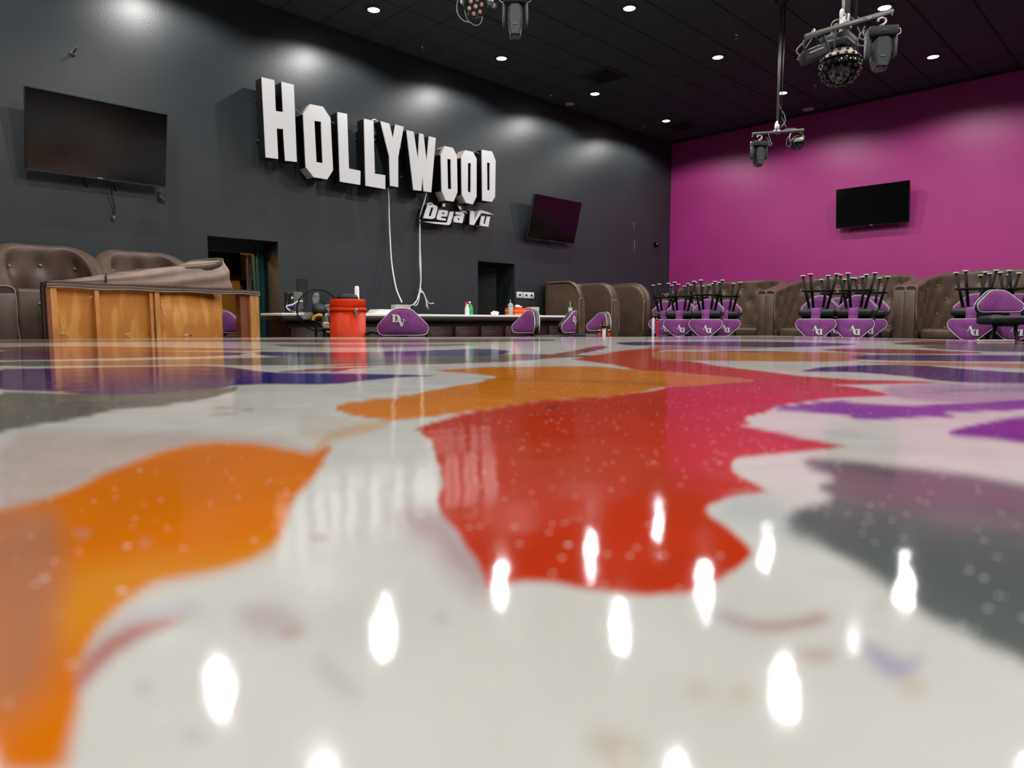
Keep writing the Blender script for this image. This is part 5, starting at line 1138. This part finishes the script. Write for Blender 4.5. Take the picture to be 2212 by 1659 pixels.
# nearer rig with studded ball
F2 = 6.1
r2 = pipe_rig('black ceiling pipe with angled crossbar carrying the studded ball light', F2, [(1828, 44)], [(1742, 79, F2 - .5), (1926, 24, F2 + .35)],
     [([(1822, 34, F2), (1818, 38, F2), (1808, 54, F2), (1798, 64, F2), (1794, 80, F2), (1794, 95, F2)], .006), ([(1832, 34, F2), (1842, 40, F2), (1850, 46, F2), (1846, 36, F2), (1858, 40, F2), (1852, 45, F2), (1866, 38, F2), (1876, 42, F2), (1886, 34, F2)], .006),
      ([(1815, 41, F2), (1800, 47, F2), (1795, 57, F2)], .006), ([(1818, 58, F2), (1806, 52, F2), (1797, 66, F2), (1804, 80, F2), (1815, 88, F2)], .006),
      ([(1796, 60, F2), (1780, 68, F2), (1762, 74, F2), (1748, 92, F2), (1732, 116, F2), (1722, 130, F2)], .005), ([(1752, 82, F2), (1736, 92, F2), (1722, 106, F2), (1722, 114, F2), (1732, 121, F2), (1748, 117, F2)], .006),
      ([(1852, 58, F2), (1857, 70, F2), (1856, 80, F2), (1864, 86, F2), (1871, 82, F2)], .006), ([(1868, 57, F2), (1860, 72, F2), (1854, 84, F2), (1853, 93, F2), (1860, 99, F2), (1872, 96, F2)], .005),
      ([(1818, 50, F2), (1830, 36, F2), (1842, 40, F2)], .006), ([(1926, 24, F2), (1928, 28, F2), (1926, 34, F2)], .005)], 0, .03)
MB().cyl(PF(1822, 0, F2 - .05), PF(1822, 34, F2 - .05), .012, 8).build('conduit', M['cable_g'], r2, True)
bc = PF(1815, 144, F2 - .1); kb = (F2 - .1) / 1476; RB = 38.5 * kb
t = T('disco_ball_light', 'studded round effect light hanging under the nearer crossbar', 'effect light', bc)
MB().lathe([(0, RB)] + [(RB * math.sin(q), RB * math.cos(q)) for q in np.linspace(.1, 1.25, 8)], 40).build('upper_shell', M['cream'], t)
MB().lathe([(RB * math.sin(q), RB * math.cos(q)) for q in np.linspace(1.25, PI - .01, 14)], 40).build('lower_shell', M['glass_dark'], t)
MB().lathe([(RB * .97, RB * .30), (RB * 1.01, RB * .30), (RB * 1.01, RB * .33), (RB * .97, RB * .33)], 40).build('seam_ring', M['matblack'], t)
ln0 = None
for ri, q in enumerate(np.linspace(.55, 2.75, 8)):
    n_ = max(6, int(round(16 * math.sin(q))))
    for j in range(n_):
        a_ = 2 * PI * (j + .5 * (ri % 2)) / n_; d = Vector((math.sin(q) * math.cos(a_), math.sin(q) * math.sin(a_), math.cos(q)))
        if ln0 is None:
            o = ln0 = MB().lathe([(.0125, -.006), (.0125, .012), (.0095, .014), (.009, .006)], 12).lathe([(.009, .006), (.005, .011), (0, .013)], 12, 1).build('lens', [M['ringdark'], M['lensglass']], t)
        else: o = ln0.copy(); COL.objects.link(o)
        o.location = d * RB; o.rotation_euler = d.to_track_quat('Z', 'Y').to_euler()
hb_ = Vector((0, 0, RB + .03))
MB().rbox((0, 0, RB + .05), (.24, .2, .09), .03, seg=3).build('housing', M['matblack'], t); MB().rbox((.0, 0, RB + .015), (.30, .2, .05), .02).build('skirt_ring', M['grayplastic'], t)
MB().tube(spline([(-.13, 0, RB + .1), (-.15, 0, RB + .03), (-.14, 0, RB * .7)], 4), .01, 6).tube(spline([(.13, 0, RB + .1), (.16, 0, RB + .03), (.15, 0, RB * .65)], 4), .01, 6).build('bracket', M['grayplastic'], t)
MB().rbox((-.015, 0, RB + .17), (.028, .03, .14), .01).tube(spline([(-.012, 0, RB + .2), (-.03, 0, RB + .27), (-.01, 0, RB + .30), (.02, 0, RB + .27)], 4), .013, 6).build('white_clamp', M['piping'], t)
moving_head('large black moving head light hanging right of the studded ball', 1904, 60, 146, F2 + .2, 66, -.15)
t = T('strobe_light', 'black box light tilted at the left end of the nearer crossbar', 'stage light', PF(1757, 118, F2 - .3))
X = Matrix.Rotation(math.radians(-45), 4, 'Z') @ Matrix.Rotation(-.38, 4, 'Y')
MB().rbox((0, 0, .0), (.2, .12, .09), .01, X=X).build('housing', M['matblack'], t); MB().box((0, -.064, .01), (.12, .006, .008), X=X).box((-.01, -.064, .04), (.1, .006, .006), X=X).build('trim_strip', M['metal'], t)
MB().tube([X @ Vector((.08, 0, .04)), X @ Vector((.06, 0, .13)), X @ Vector((-.04, 0, .13)), X @ Vector((-.06, 0, .04))], .01, 6).build('bracket', M['grayplastic'], t); MB().rbox((.1, 0, .03), (.012, .13, .14), .004, X=X).build('end_plate', M['grayplastic'], t)
MB().cyl(X @ Vector((0, 0, .13)), (0, 0, .2), .012, 8).build('clamp', M['metal'], t)
# rig cut by the top edge
F1 = 7.0
r1 = pipe_rig('ceiling pipe whose lights hang into the top edge of the picture', F1, [(1062, -8)], [(1000, -6, F1), (1140, -14, F1)],
     [([(992, -8, F1), (987, 12, F1), (990, 32, F1), (1002, 45, F1), (1014, 48, F1)], .006), ([(1015, 48, F1), (1024, 54, F1), (1034, 54, F1), (1040, 46, F1), (1042, 36, F1)], .005), ([(1000, -5, F1), (1003, 20, F1), (1008, 38, F1), (1014, 48, F1)], .004)], 0, .02)
tp_ = par_light('round par light with seven pinkish lenses at the top edge', 1027, 14, F1, 50, Vector((-.55, -.85, -.62)), 7, M['led'])
t = moving_head('large grey moving head light at the top edge, right of the round par', 1113, -12, 77, F1, 58, .0)
t = T('light_clamp', 'small metal clamp on the pipe between the two fixtures at the top edge', 'clamp', PF(1068, 4, F1)); MB().lathe([(.02, 0), (.028, -.03), (.03, -.05), (0, -.052)], 14).build('cup', M['metal'], t); MB().rbox((0, 0, .03), (.05, .05, .07), .01).build('body', M['matblack'], t)
